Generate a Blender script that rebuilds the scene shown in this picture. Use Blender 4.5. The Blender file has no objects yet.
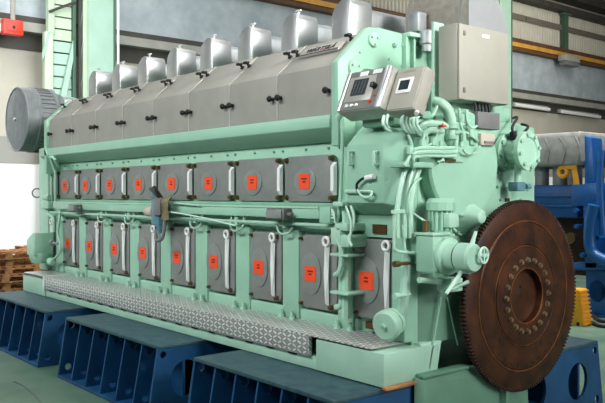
import bpy, bmesh, math, random
from mathutils import Vector, Matrix
random.seed(7)
PI = math.pi
S = bpy.context.scene
COL = S.collection

# ------------------------------------------------------------------ camera measurements (X along engine, Y deeper, Z up)
F, CX, HY, H = 765., 302.5, 194., 2.1
YAW = math.atan((CX + 330) / F)
fx, fy, rx, ry = -math.cos(YAW), math.sin(YAW), math.sin(YAW), math.cos(YAW)
def _ray(px, py):
    a = (px - CX) / F; b = (HY - py) / F
    return fx + rx * a, fy + ry * a, b
def on_y(px, py, Y):
    d = _ray(px, py); t = Y / d[1]; return Vector((d[0] * t, Y, H + d[2] * t))
def on_x(px, py, X):
    d = _ray(px, py); t = X / d[0]; return Vector((X, d[1] * t, H + d[2] * t))

cam = bpy.data.cameras.new('camera'); co = bpy.data.objects.new('camera', cam); COL.objects.link(co)
co.location = (0, 0, H); co.rotation_euler = (PI / 2, 0, math.atan2(-fx, fy))
cam.sensor_width = 36; cam.lens = F / 605 * 36; cam.shift_y = -(201.5 - HY) / 605; cam.clip_end = 200
S.camera = co

# ------------------------------------------------------------------ materials
def srgb(r, g, b):
    f = lambda c: (c / 255 / 12.92) if c <= 10 else ((c / 255 + .055) / 1.055) ** 2.4
    return (f(r), f(g), f(b), 1)
def mat(name, col, rough=.5, metal=0., var=.12, scale=6., bump=0., col2=None, spec=.5, bscale=None, detail=5):
    m = bpy.data.materials.new(name); m.use_nodes = True
    nt = m.node_tree; b = nt.nodes['Principled BSDF']; L = nt.links.new
    b.inputs['Roughness'].default_value = rough; b.inputs['Metallic'].default_value = metal
    b.inputs['Specular IOR Level'].default_value = spec
    tc = nt.nodes.new('ShaderNodeTexCoord'); n = nt.nodes.new('ShaderNodeTexNoise')
    n.inputs['Scale'].default_value = scale; n.inputs['Detail'].default_value = detail
    L(tc.outputs['Object'], n.inputs['Vector'])
    r = nt.nodes.new('ShaderNodeValToRGB'); c = srgb(*col)
    d = srgb(*col2) if col2 else tuple(v * (1 - var) for v in c[:3]) + (1,)
    u = c if col2 else tuple(min(1, v * (1 + var)) for v in c[:3]) + (1,)
    r.color_ramp.elements[0].color = d; r.color_ramp.elements[1].color = u
    r.color_ramp.elements[0].position = .33; r.color_ramp.elements[1].position = .67
    L(n.outputs['Fac'], r.inputs['Fac']); L(r.outputs['Color'], b.inputs['Base Color'])
    if bump:
        n2 = nt.nodes.new('ShaderNodeTexNoise'); n2.inputs['Scale'].default_value = bscale or scale * 6
        L(tc.outputs['Object'], n2.inputs['Vector'])
        bp = nt.nodes.new('ShaderNodeBump'); bp.inputs['Strength'].default_value = bump; bp.inputs['Distance'].default_value = .01
        L(n2.outputs['Fac'], bp.inputs['Height']); L(bp.outputs['Normal'], b.inputs['Normal'])
    return m
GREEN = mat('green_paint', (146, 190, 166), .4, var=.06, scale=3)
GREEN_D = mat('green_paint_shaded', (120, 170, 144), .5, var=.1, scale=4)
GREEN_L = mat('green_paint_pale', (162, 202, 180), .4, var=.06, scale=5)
HOOD = mat('hood_grey', (150, 149, 141), .5, var=.05, scale=5)
SEAM = mat('hood_seam', (196, 195, 186), .5)
COVER = mat('cover_grey', (126, 130, 126), .45, .15, var=.08, scale=8)
COVER_L = mat('cover_grey_pressed', (134, 140, 136), .4, .2, var=.08, scale=8)
WHITE = mat('white_metal', (232, 234, 232), .35, .0, var=.05)
BRASS = mat('brown_brass', (104, 84, 52), .4, .6, var=.3, scale=40)
ORANGE = mat('orange_sticker', (238, 76, 30), .55, var=.05)
MARK = mat('sticker_print', (120, 30, 18), .6)
ALU = mat('aluminium_sheet', (214, 217, 217), .34, .75, var=.06, scale=5, bump=.12, bscale=12)
ALU_D = mat('dull_aluminium', (150, 155, 157), .45, .3, var=.12, scale=6, bump=.2, bscale=20)
RUSTY = mat('heat_brown', (150, 130, 98), .6, .3, var=.25, scale=12)
BLACK = mat('black_plastic', (18, 18, 18), .4)
RUBBER = mat('black_rubber', (24, 25, 26), .6)
BLUE = mat('blue_paint', (22, 80, 124), .45, var=.16, scale=4, col2=(16, 62, 104))
BLUE_TOP = mat('blue_paint_scuffed', (60, 90, 92), .55, var=.2, scale=9, col2=(34, 68, 82), detail=8)
BLUE_E = mat('blue_engine_paint', (20, 84, 150), .35, var=.14, scale=4)
YELLOW = mat('yellow_paint', (240, 168, 38), .45, var=.08)
RED = mat('red_paint', (214, 52, 34), .45, var=.06)
RUST = mat('oiled_rust', (76, 41, 19), .42, .1, scale=6, col2=(40, 21, 10), bump=.15, bscale=30, detail=10, spec=.3)
RUST_L = mat('worn_steel_edge', (150, 98, 58), .35, .5, var=.25, scale=12)
RUST_D = mat('dark_rust', (52, 28, 18), .6, .2, var=.3, scale=9)
BOLT = mat('bolt_steel', (150, 128, 100), .35, .7, var=.3, scale=30)
CAB = mat('cabinet_beige', (158, 156, 144), .5, var=.03)
PANEL_F = mat('panel_silver', (172, 172, 164), .35, .3, var=.05)
PANEL_D = mat('panel_dark', (118, 118, 112), .4, var=.08)
SCREEN = mat('screen', (62, 68, 74), .2, var=.2, scale=30)
DGREY = mat('junction_grey', (110, 110, 110), .5, var=.08)
LGREY = mat('connector_grey', (186, 176, 160), .5, var=.08)
WIRE = mat('pale_cable', (190, 224, 206), .5, var=.06)
WOOD = mat('pallet_wood', (190, 134, 84), .75, scale=9, col2=(140, 90, 54))
LGREY2 = mat('plate_silver', (172, 171, 164), .45, .1, var=.04)
PLATE = mat('bronze_plate', (84, 60, 30), .4, .4, var=.2, scale=30)
CONC = mat('concrete', (176, 172, 160), .85, var=.1, scale=.6, bump=.1, bscale=6)
CONC_G = mat('grey_concrete', (148, 148, 142), .85, var=.1, scale=.7, bump=.1, bscale=6)
WALLW = mat('white_wall_paint', (246, 247, 247), .7, var=.02, scale=1)
BAND = mat('galvanised_sheet', (176, 186, 190), .6, .0, scale=2.2, col2=(154, 166, 172), detail=12)
DARK = mat('dark_steel', (62, 60, 54), .7, var=.2, scale=2)
RAILO = mat('ochre_rail', (206, 150, 60), .6, var=.15, scale=3)
RAILB = mat('brown_rail', (90, 62, 38), .7, var=.2, scale=3)
GIRD = mat('pale_girder', (150, 150, 142), .7, var=.1, scale=2)
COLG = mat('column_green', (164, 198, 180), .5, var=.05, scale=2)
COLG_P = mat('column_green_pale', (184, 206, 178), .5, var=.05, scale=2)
GREEN_SHADE = mat('green_painted_shade', (92, 134, 112), .55, var=.1, scale=4)  # engine green with the low shade put into its colour, lower cover and foot
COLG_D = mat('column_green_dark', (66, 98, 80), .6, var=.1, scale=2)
CLAD = mat('cladding', (190, 186, 172), .7, var=.06, scale=2)
TARP = mat('grey_tarpaulin', (150, 152, 148), .7, scale=6, col2=(124, 126, 122), bump=.4, bscale=5)
FLOORM = mat('green_floor_paint', (104, 130, 112), .5, scale=1.6, col2=(72, 106, 90), bump=.08, bscale=30, detail=14)
CLOTH = mat('brown_rag', (116, 108, 76), .8, var=.2, scale=20)
TEAL = mat('teal_device', (84, 128, 140), .4, var=.15, scale=20)
FLYR = None

def checker():
    m = mat('checker_plate', (178, 182, 178), .3, .3, var=.05)
    nt = m.node_tree; L = nt.links.new; b = nt.nodes['Principled BSDF']
    tc = nt.nodes.new('ShaderNodeTexCoord'); sx = nt.nodes.new('ShaderNodeSeparateXYZ'); L(tc.outputs['Object'], sx.inputs[0])
    def mth(op, a, bb=None):
        n = nt.nodes.new('ShaderNodeMath'); n.operation = op
        for i, v in enumerate((a, bb)):
            if v is None: continue
            if isinstance(v, (int, float)): n.inputs[i].default_value = v
            else: L(v, n.inputs[i])
        return n.outputs[0]
    u = mth('MULTIPLY', sx.outputs['X'], 1 / .066)
    v = mth('MULTIPLY', mth('ADD', sx.outputs['Y'], sx.outputs['Z']), 1 / .036)
    par = mth('MODULO', mth('ADD', mth('ADD', mth('FLOOR', u), mth('FLOOR', v)), 4000), 2)
    par = mth('GREATER_THAN', par, .5)
    cu = mth('SUBTRACT', mth('FRACT', mth('ADD', u, 2000)), .5); cv = mth('SUBTRACT', mth('FRACT', mth('ADD', v, 2000)), .5)
    p = mth('ADD', cu, cv); q = mth('SUBTRACT', cu, cv)
    def ell(a, bb): return mth('ADD', mth('POWER', mth('ABSOLUTE', mth('MULTIPLY', a, 1 / .72)), 2), mth('POWER', mth('ABSOLUTE', mth('MULTIPLY', bb, 1 / .27)), 2))
    e1, e2 = ell(p, q), ell(q, p)
    mx = mth('ADD', mth('MULTIPLY', e1, par), mth('MULTIPLY', e2, mth('SUBTRACT', 1, par)))
    msk = nt.nodes.new('ShaderNodeMapRange'); L(mx, msk.inputs[0])
    msk.inputs[1].default_value = 1.15; msk.inputs[2].default_value = .65; msk.inputs[3].default_value = 0; msk.inputs[4].default_value = 1
    mixc = nt.nodes.new('ShaderNodeMix'); mixc.data_type = 'RGBA'
    mixc.inputs[6].default_value = srgb(158, 164, 157); mixc.inputs[7].default_value = srgb(240, 242, 240)
    L(msk.outputs[0], mixc.inputs[0]); L(mixc.outputs[2], b.inputs['Base Color'])
    bp = nt.nodes.new('ShaderNodeBump'); bp.inputs['Strength'].default_value = .9; bp.inputs['Distance'].default_value = .008
    L(msk.outputs[0], bp.inputs['Height']); L(bp.outputs['Normal'], b.inputs['Normal'])
    return m
CHECK = checker()

# ------------------------------------------------------------------ mesh builder
class M:
    def __init__(s): s.bm = bmesh.new()
    def _merge(s, t, mx=None):
        if mx is not None: bmesh.ops.transform(t, matrix=mx, verts=t.verts)
        bmesh.ops.recalc_face_normals(t, faces=t.faces)
        me = bpy.data.meshes.new('t'); t.to_mesh(me); t.free(); s.bm.from_mesh(me); bpy.data.meshes.remove(me); return s
    def box(s, x0, x1, y0, y1, z0, z1, bev=0., seg=2, mx=None):
        t = bmesh.new()
        vs = [t.verts.new((x, y, z)) for x in (x0, x1) for y in (y0, y1) for z in (z0, z1)]
        for f in ((0, 1, 3, 2), (4, 6, 7, 5), (0, 4, 5, 1), (2, 3, 7, 6), (0, 2, 6, 4), (1, 5, 7, 3)): t.faces.new([vs[i] for i in f])
        if bev: bmesh.ops.bevel(t, geom=list(t.edges), offset=bev, segments=seg, profile=.5, affect='EDGES')
        return s._merge(t, mx)
    def hull(s, pts, bev=0.):
        t = bmesh.new()
        for p in pts: t.verts.new(p)
        bmesh.ops.convex_hull(t, input=list(t.verts))
        bmesh.ops.dissolve_limit(t, angle_limit=.02, verts=t.verts, edges=t.edges)
        if bev: bmesh.ops.bevel(t, geom=list(t.edges), offset=bev, segments=2, profile=.5, affect='EDGES')
        return s._merge(t)
    def prism(s, ax, poly, a0, a1, bev=0., mx=None):
        t = bmesh.new()
        def P(u, v, w): return {'X': (w, u, v), 'Y': (u, w, v), 'Z': (u, v, w)}[ax]
        A = [t.verts.new(P(u, v, a0)) for u, v in poly]; B = [t.verts.new(P(u, v, a1)) for u, v in poly]
        t.faces.new(A); t.faces.new(B[::-1]); n = len(poly)
        for i in range(n): t.faces.new((A[i], A[(i + 1) % n], B[(i + 1) % n], B[i]))
        if bev: bmesh.ops.bevel(t, geom=list(t.edges), offset=bev, segments=2, profile=.5, affect='EDGES')
        return s._merge(t, mx)
    def lathe(s, o, d, prof, seg=24, ref=None):
        # prof: list of (radius, height along d)
        t = bmesh.new(); d = Vector(d).normalized(); q = d.to_track_quat('Z', 'Y')
        rings = []
        for r, h in prof:
            if r < 1e-5: rings.append([t.verts.new((0, 0, h))])
            else: rings.append([t.verts.new((r * math.cos(2 * PI * i / seg), r * math.sin(2 * PI * i / seg), h)) for i in range(seg)])
        for a, b in zip(rings, rings[1:]):
            if len(a) == 1 and len(b) == 1: continue
            for i in range(seg):
                j = (i + 1) % seg
                if len(a) == 1: t.faces.new((a[0], b[i], b[j]))
                elif len(b) == 1: t.faces.new((a[i], a[j], b[0]))
                else: t.faces.new((a[i], a[j], b[j], b[i]))
        for rg, e in ((rings[0], 0), (rings[-1], 1)):
            if len(rg) > 1: t.faces.new(rg)
        return s._merge(t, Matrix.Translation(o) @ q.to_matrix().to_4x4())
    def cyl(s, p0, p1, r, r1=None, seg=16, bev=0.):
        p0, p1 = Vector(p0), Vector(p1); L = (p1 - p0).length; r1 = r if r1 is None else r1
        pr = [(0, 0), (r, 0), (r1, L), (0, L)]
        if bev: pr = [(0, 0), (r - bev, 0), (r, bev), (r1, L - bev), (r1 - bev, L), (0, L)]
        return s.lathe(p0, p1 - p0, pr, seg)
    def tube(s, pts, r, seg=8, sub=5, smooth=True):
        pts = [Vector(p) for p in pts]
        if smooth and len(pts) > 2:
            out = []
            for i in range(len(pts) - 1):
                p0, p1, p2, p3 = pts[max(i - 1, 0)], pts[i], pts[i + 1], pts[min(i + 2, len(pts) - 1)]
                for k in range(sub):
                    u = k / sub
                    out.append(.5 * ((2 * p1) + (p2 - p0) * u + (2 * p0 - 5 * p1 + 4 * p2 - p3) * u * u + (3 * p1 - p0 - 3 * p2 + p3) * u ** 3))
            out.append(pts[-1]); pts = out
        t = bmesh.new(); rings = []
        up = Vector((.31, .17, .93))
        for i, p in enumerate(pts):
            d = (pts[min(i + 1, len(pts) - 1)] - pts[max(i - 1, 0)]).normalized()
            a = (up - d * up.dot(d))
            if a.length < .05: a = Vector((1, 0, 0)) - d * d.x
            a.normalize(); b = d.cross(a); up = a
            rings.append([t.verts.new(p + a * (r * math.cos(2 * PI * k / seg)) + b * (r * math.sin(2 * PI * k / seg))) for k in range(seg)])
        for A, B in zip(rings, rings[1:]):
            for k in range(seg): t.faces.new((A[k], A[(k + 1) % seg], B[(k + 1) % seg], B[k]))
        t.faces.new(rings[0][::-1]); t.faces.new(rings[-1])
        return s._merge(t)
    def ring(s, c, d, R, r, seg=24, seg2=8):
        c = Vector(c); q = Vector(d).normalized().to_track_quat('Z', 'Y').to_matrix().to_4x4(); t = bmesh.new(); rr = []
        for i in range(seg):
            a = 2 * PI * i / seg
            rr.append([t.verts.new(((R + r * math.cos(2 * PI * k / seg2)) * math.cos(a), (R + r * math.cos(2 * PI * k / seg2)) * math.sin(a), r * math.sin(2 * PI * k / seg2))) for k in range(seg2)])
        for i in range(seg):
            A, B = rr[i], rr[(i + 1) % seg]
            for k in range(seg2): t.faces.new((A[k], A[(k + 1) % seg2], B[(k + 1) % seg2], B[k]))
        return s._merge(t, Matrix.Translation(c) @ q)

WLOC = {}
def each(name, builders, m, parent, **k):
    return [obj(name, b, m, parent, **k) for b in builders]
def finish(o, parent, label=None, group=None):
    COL.objects.link(o)
    if parent is not None: o.parent = parent
    if label: o['label'] = label
    if group: o['group'] = group
    return o
def obj(name, b, m, parent=None, label=None, angle=28, local=False):
    me = bpy.data.meshes.new(name)
    off = Vector((0, 0, 0)) if (parent is None or local) else WLOC[parent.name]
    if off.length: bmesh.ops.translate(b.bm, vec=-off, verts=b.bm.verts)
    # shift the origin into the middle of the mesh so textures and transforms are its own
    b.bm.to_mesh(me); b.bm.free(); me.materials.append(m)
    for p in me.polygons: p.use_smooth = True
    me.set_sharp_from_angle(angle=math.radians(angle))
    o = bpy.data.objects.new(name, me); finish(o, parent, label)
    WLOC[o.name] = WLOC[parent.name].copy() if parent is not None else Vector((0, 0, 0))
    return o
def thing(name, label, cat, loc, group=None):
    o = bpy.data.objects.new(name, None); o.location = loc; o.empty_display_size = .2
    COL.objects.link(o); o['label'] = label; o['category'] = cat
    if group: o['group'] = group
    WLOC[o.name] = Vector(loc); return o
def tag(o, label, cat, group=None):
    o['label'] = label; o['category'] = cat
    if group: o['group'] = group
    return o
def struct(name, b, m):
    o = obj(name, b, m); o['kind'] = 'structure'; return o
def copy_tree(o, parent=None, dloc=None, label=None):
    c = o.copy(); COL.objects.link(c)
    if parent is not None: c.parent = parent
    if dloc is not None: c.location = Vector(o.location) + Vector(dloc)
    if label: c['label'] = label
    WLOC[c.name] = WLOC[o.name] + (Vector(dloc) if dloc is not None else Vector((0, 0, 0)))
    for ch in list(o.children): copy_tree(ch, c)
    return c
def text_mesh(body, size, depth):
    cu = bpy.data.curves.new('txt', 'FONT'); cu.body = body; cu.size = size; cu.extrude = depth; cu.align_x = 'CENTER'; cu.align_y = 'CENTER'
    to = bpy.data.objects.new('txt', cu); COL.objects.link(to)
    bpy.context.view_layer.update()
    me = bpy.data.meshes.new_from_object(to.evaluated_get(bpy.context.evaluated_depsgraph_get()))
    bpy.data.objects.remove(to); b = M(); b.bm.from_mesh(me); return b

# ================================================================== SETTING
struct('floor', M().box(-22, 14, -8, 48, -.2, 0), FLOORM)
XW = -20.0
def wallstrip(name, z0, z1, m, x=XW, th=.4): return struct(name, M().box(x - th, x, -8, 48, z0, z1), m)
struct('wall_back', M().box(XW - .4, XW, -8, 48, 3.58, 13), CONC)
wallstrip('wall_back_lower', 0, 2.9, WALLW)
wallstrip('trim_1', 2.9, 3.58, CONC_G, XW + .03, .43)
def boxpiece(name, x0, x1, z0, z1, m, y0=-8, y1=48): return struct(name, M().box(x0, x1, y0, y1, z0, z1), m)
boxpiece('trim_2', XW, XW + .05, 5.85, 6.28, DARK)             # dark recess under the girder
boxpiece('trim_3', XW, XW + .35, 6.28, 6.52, GIRD)
boxpiece('trim_4', XW, XW + .30, 6.52, 6.68, DARK)
boxpiece('trim_5', XW, XW + .20, 6.68, 8.28, BAND)             # galvanised crane girder web
b = M(); n = 300                                                # corrugated cladding above the rail
pts = []
y = 2.0
while y < 47:
    pts += [(y, 0), (y + .05, .05), (y + .1, .05), (y + .15, 0)]; y += .2
poly = [(XW + .02 + d, yy) for yy, d in pts] + [(XW - .1, 47), (XW - .1, 2)]
b.prism('Z', poly, 8.9, 11.0); struct('wall_back_cladding', b, CLAD)
b = M()
for k in range(6): b.box(XW + .1, XW + .16, -8 + k * 9.33, -8 + (k + 1) * 9.33 - .08, 9.75, 10.0)
struct('trim_6', b, mat('brown_band', (112, 104, 92), .7))  # brown band across the cladding, darker than the sheet
boxpiece('trim_7', XW, XW + .5, 10.55, 10.8, DARK)
boxpiece('trim_8', XW, XW + .7, 11.1, 11.5, DARK)
boxpiece('trim_9', XW, XW + .12, 11.6, 11.95, CLAD)
boxpiece('trim_10', XW + .2, XW + 1.4, 12.0, 12.5, DARK)
b = M()
for k in range(9): b.box(-20, 14, -6 + k * 6, -5.6 + k * 6, 12.55, 13)
b.box(-20.4, 14, -8, 48, 13, 13.3); struct('ceiling', b, DARK)

# crane runway rail on the back wall
t = thing('crane_rail', 'long ochre and brown crane rail running along the grey band high on the back wall', 'rail', (XW + .2, 20, 8.28))
obj('rail_beam', M().box(XW + .2, XW + .5, -8, 48, 8.28, 8.42).box(XW + .2, XW + .34, -8, 48, 8.42, 8.6), RAILB, t)
obj('rail_strip', M().box(XW + .34, XW + .48, -8, 48, 8.46, 8.64), RAILO, t, 'ochre conductor strip')
obj('upper_rail', M().box(XW + .2, XW + .42, -8, 48, 8.66, 8.84), RAILB, t)

# green steel columns
def column(name, y0, y1, label, x=-19.2):
    t = thing(name, label, 'column', (x, (y0 + y1) / 2, 0))
    obj('web', M().box(x - .55, x - .1, (y0 + y1) / 2 - .1, (y0 + y1) / 2 + .1, 0, 12.4), COLG, t)
    obj('flange', M().box(x - .12, x, y0 + .12, y1 - .06, 0, 12.4), COLG, t)
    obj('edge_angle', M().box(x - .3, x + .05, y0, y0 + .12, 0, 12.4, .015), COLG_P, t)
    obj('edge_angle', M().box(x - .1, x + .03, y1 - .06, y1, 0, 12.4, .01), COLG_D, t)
    if y0 < 20: obj('cable_conduit', M().tube([(x + .08, y1 + .04, 0), (x + .08, y1 + .04, 12.4)], .035), WHITE, t)
    return t
column('steel_column', 8.36, 9.3, 'solid pale green steel column behind the left end of the grey engine hood')
column('steel_column', on_x(499, 50, -19.2).y, on_x(512, 50, -19.2).y, 'pale green steel column rising behind the beige switch cabinet', -19.2)
# lattice column
x = -19.2
t = thing('lattice_column', 'pale green lattice column with cross rungs and a diagonal brace at the far left', 'column', (x, 7.7, 0))
obj('post', M().box(x - .2, x, on_x(45, 50, x).y, on_x(53.5, 50, x).y, 0, 6.25, .02), COLG_P, t)
obj('post', M().box(x - .2, x, 7.45, 7.62, 6.2, 12.4, .02), COLG_P, t)
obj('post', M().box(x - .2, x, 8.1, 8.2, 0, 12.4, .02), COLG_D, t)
b = M()
b2 = M()
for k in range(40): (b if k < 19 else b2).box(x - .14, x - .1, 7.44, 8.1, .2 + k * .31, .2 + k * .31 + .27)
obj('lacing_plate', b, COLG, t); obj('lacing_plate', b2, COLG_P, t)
obj('diagonal_brace', M().hull([(x - .04, 7.6, 3.9), (x + .03, 7.6, 3.9), (x - .04, 7.78, 3.9), (x + .03, 7.78, 3.9), (x - .04, 8.1, 6.1), (x + .03, 8.1, 6.1), (x - .04, 8.1, 5.6), (x + .03, 8.1, 5.6)]), COLG, t)
obj('diagonal_brace', M().hull([(x - .04, 7.3, 5.5), (x + .02, 7.3, 5.5), (x - .04, 7.3, 5.7), (x + .02, 7.44, 6.25), (x - .04, 7.62, 6.25)]), COLG, t)
obj('tie_rod', M().tube([(x + .06, 7.45, 6.75), (x + .06, 8.14, 7.1)], .035), DARK, t)
obj('tie_rod', M().tube([(x + .06, 7.3, 7.45), (x + .06, 8.14, 7.95)], .035), DARK, t)
# narrow dark angle post between the two columns with lattice brackets
t = thing('slim_post', 'slim dark edged green post with diagonal lacing between the two large columns', 'column', (x + .1, 8.26, 0))
obj('post', M().box(x + .02, x + .1, 8.22, 8.28, 0, 12.4), DARK, t)
b = M()
for k in range(14):
    z = .4 + k * .85
    b.hull([(x + .03, 8.28, z), (x + .06, 8.28, z), (x + .03, 8.35, z + .55), (x + .06, 8.35, z + .5), (x + .03, 8.28, z + .12), (x + .03, 8.35, z + .6)])
obj('lacing', b, COLG, t)
# bracket column on the right wall
p = on_x(566.5, 32, XW + .3)
t = thing('crane_bracket_post', 'short green bracket post on the cladding above the crane rail', 'bracket', (p.x, p.y, 8.86))
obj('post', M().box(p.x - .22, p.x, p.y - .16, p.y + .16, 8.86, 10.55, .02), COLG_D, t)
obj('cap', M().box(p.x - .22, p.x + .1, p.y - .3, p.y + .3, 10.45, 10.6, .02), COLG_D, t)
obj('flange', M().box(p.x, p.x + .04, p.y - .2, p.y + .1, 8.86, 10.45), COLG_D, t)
# floodlight under the rail
p = on_x(569, 62, XW + .75)
t = thing('floodlight', 'pale grey box floodlight hanging under the crane rail at upper right', 'lamp', (p.x, p.y, p.z - .25))
obj('housing', M().box(p.x - .2, p.x + .2, p.y - .62, p.y + .62, p.z, p.z + .28, .03), GIRD, t)
obj('lens', M().box(p.x - .18, p.x + .22, p.y - .55, p.y + .55, p.z - .2, p.z, .03), DGREY, t)
obj('bracket', M().box(p.x - .25, p.x - .2, p.y - .1, p.y + .1, p.z + .05, p.z + .3), DARK, t)
for (xa, ya, xb, yb2, lab) in ((514, 104.5, 549, 109.5, 'pale strip lamp under the grey band beside the beige cabinet'), (562, 111.5, 600, 117, 'pale strip lamp under the grey band near the right edge')):
    qa, qb = on_x(xa, ya, XW + .3), on_x(xb, yb2, XW + .3)
    t = thing('strip_lamp', lab, 'lamp', (qa.x, (qa.y + qb.y) / 2, qa.z))
    obj('tube', M().cyl(qa, qb, .08, seg=10), WHITE, t); obj('tray', M().box(XW + .004, XW + .25, qa.y, qb.y, qa.z - .04, qa.z + .12, .01), GIRD, t)
# red box on a rod, mounted on the girder
p = on_x(12, 28, XW + .8)
t = thing('red_control_box', 'red rectangular control box on a rod at the upper left wall', 'box', (p.x, p.y, p.z - .3))
obj('case', M().box(p.x - .12, p.x + .12, p.y - .245, p.y + .245, p.z - .18, p.z + .19, .02), RED, t)
obj('front_plate', M().box(p.x + .12, p.x + .14, p.y - .17, p.y + .17, p.z - .11, p.z + .12, .01), RED, t)
obj('emblem', M().lathe((p.x + .138, p.y, p.z), (1, 0, 0), [(0, 0), (.045, 0), (.04, .008), (0, .012)]), RUST_D, t, 'small dark oval badge')
obj('hanger_rod', M().tube([(p.x, p.y + .02, p.z + .19), (p.x, p.y + .02, 12.5)], .06), GIRD, t)
obj('rear_bracket', M().box(p.x - .5, p.x - .1, p.y - .35, p.y - .18, p.z - .1, p.z + .1), WHITE, t)

# ================================================================== MAIN ENGINE
E0 = Vector((-7.6, 5.5, .68))
E = thing('marine_diesel_engine', 'huge pale green eight cylinder diesel engine with grey hood standing on blue blocks', 'engine', E0)
YF = 4.47
# block
obj('crankcase', M().box(-11.38, -4.1, YF, 6.0, .93, 2.74, .01), GREEN, E)
b = M()
# pilasters between the lower doors, lower rail and upper frames
re = [-4.175] + [-4.862 - .768 * k for k in range(8)]
for k, r in enumerate(re):
    x0 = r + .012; x1 = (re[k - 1] - (.51 if k > 1 else .478)) if k else -4.02
    if k == 0: x0 = -4.13
    x1 = max(x1, x0 + .04)
    b.box(x0, x1 - .0, YF - .075, YF + .02, .95, 1.81, .025)
b.box(-11.05, -10.77, YF - .075, YF + .02, .95, 1.81, .025)
b.box(-11.36, -4.62, YF - .06, YF + .02, 1.765, 1.99, .012)
b.box(-11.36, -4.62, YF - .05, YF + .02, .95, 1.06, .012)
obj('pilaster_frame', b, GREEN, E)
bl = []   # row of nuts at the foot of the pilasters
for k, r in enumerate(re[:9]):
    for dx in (.05, .21):
        if k == 0 and dx > .1: continue
        bl.append(M().cyl((r + dx, YF - .11, .955), (r + dx, YF - .11, .99), .034, .026, seg=8).cyl((r + dx, YF - .11, .98), (r + dx, YF - .11, 1.03), .017, seg=8))
each('foot_stud', bl, GREEN_L, E)
bl = []
for k in range(8):
    for dx in (-.05, .09, .4):
        xx = -4.93 - .79 * k - .02 - dx
        bl.append(M().cyl((xx, YF + .01, 2.505), (xx, YF - .02, 2.505), .011, seg=6))
each('stud', bl, GREEN_D, E)
obj('hood_ledge', M().prism('X', [(4.25, 2.66), (4.25, 2.765), (4.31, 2.765), (4.6, 2.765), (4.6, 2.555), (4.43, 2.555)], -11.32, -4.79, .008), GREEN, E)
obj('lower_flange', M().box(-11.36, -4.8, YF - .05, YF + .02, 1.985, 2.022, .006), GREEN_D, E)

# hood
hp = [(4.3, 2.765), (4.3, 3.19), (4.64, 3.5), (4.78, 3.5), (4.78, 2.765)]
hb = [(4.308, 2.77), (4.308, 3.187), (4.643, 3.492), (4.77, 3.492), (4.77, 2.77)]
obj('hood_frame', M().prism('X', hb, -11.02, -4.79), SEAM, E)
def knob(p, n):
    n = Vector(n); p = Vector(p)
    return M().cyl(p, p + n * .03, .018, seg=10).lathe(p + n * .03, n, [(0, 0), (.016, 0), (.029, .01), (.029, .026), (.02, .036), (0, .038)], 12)
nsl = Vector((0, -.31, .34)).normalized()
def latch(p):
    p = Vector(p); return M().cyl(p, p + nsl * .04, .012, seg=8).box(p.x - .04, p.x + .035, p.y - .06, p.y - .02, p.z + .02, p.z + .048, .01).cyl(p, p + nsl * .012, .024, seg=10)
for k in range(8):
    x1 = -4.79 - .778 * k; x0 = x1 - .77
    hpnl = obj('hood_panel', M().prism('X', hp, x0, x1, .004), HOOD, E)
    for xx in (x0 + .055, x1 - .055):
        obj('knob', knob((xx, 4.3, 2.975), (0, -1, 0)), BLACK, hpnl)
        if k == 0 and xx > x0 + .2: obj('latch', latch((xx, 4.56, 3.44)), BLACK, hpnl)
        else: obj('latch', latch((xx, 4.50, 3.385)), BLACK, hpnl)
    if k == 0: first_panel = hpnl
    obj('seam_strip', M().prism('X', [(4.296, 2.766), (4.296, 3.192), (4.638, 3.505), (4.7, 3.505), (4.7, 2.766)], x0 - .008, x0), SEAM, hpnl)
# maker's plate on the slope of the first panel
c = Vector((-5.17, 4.50, 3.385)); u = Vector((1, 0, 0)); v = Vector((0, .34, .31)).normalized(); w = u.cross(v)
mx = Matrix((u, v, w)).transposed().to_4x4(); mx.translation = c + w * .012
np_ = obj('name_plate', M().box(-.28, .28, -.065, .065, -.014, .006, .003, mx=mx), LGREY2, first_panel, 'silver name plate with dark lettering')
tm = text_mesh('WÄRTSILÄ', .092, .003); bmesh.ops.scale(tm.bm, vec=(.9, 1, 1), verts=tm.bm.verts)
mx2 = mx.copy(); mx2.translation = c + w * .02; bmesh.ops.transform(tm.bm, matrix=mx2, verts=tm.bm.verts)
tm.box(-.27, .27, -.06, -.05, 0, .004, mx=mx2)
lt = bpy.data.meshes.new('lettering'); bmesh.ops.translate(tm.bm, vec=-E0, verts=tm.bm.verts); tm.bm.to_mesh(lt); tm.bm.free(); lt.materials.append(BLACK)
finish(bpy.data.objects.new('lettering', lt), first_panel)
obj('red_dot', M().lathe(c + w * .02 - v * .012 + u * .03, w, [(0, 0), (.010, 0), (.010, .006), (0, .006)], 10), RED, first_panel)

# deck behind hood and end plates
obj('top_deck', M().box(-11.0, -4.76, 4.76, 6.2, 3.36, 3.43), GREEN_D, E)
plate = [(4.27, 2.5), (4.27, 3.2), (4.62, 3.535), (4.75, 3.545), (5.5, 3.52), (5.5, 2.5)]
ep = obj('hood_end_plate', M().prism('X', plate, -4.79, -4.70, .012), GREEN, E)
X = -4.70
bl = []
for px, py, r in ((354, 68, .075), (373, 40, .065), (394, 45, .025), (344, 98, .03)):
    p = on_x(px, py, X); b = M().cyl(p, p + Vector((.025, 0, 0)), r, r * .92, seg=20); bl.append(b)
    for a in range(3): q = p + Vector((.02, math.cos(a * 2.1 + .5) * r * .6, math.sin(a * 2.1 + .5) * r * .6)); b.cyl(q, q + Vector((.02, 0, 0)), .013, seg=6)
for px, py in ((402, 45), (402, 66), (421, 50), (389, 59), (360, 52)):
    p = on_x(px, py, X); bl.append(M().cyl(p, p + Vector((.015, 0, 0)), .012, seg=6))
each('plate_boss', bl, GREEN_L, ep)
p0 = on_x(361, 60, X); p1 = on_x(400, 78, X)
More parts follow.
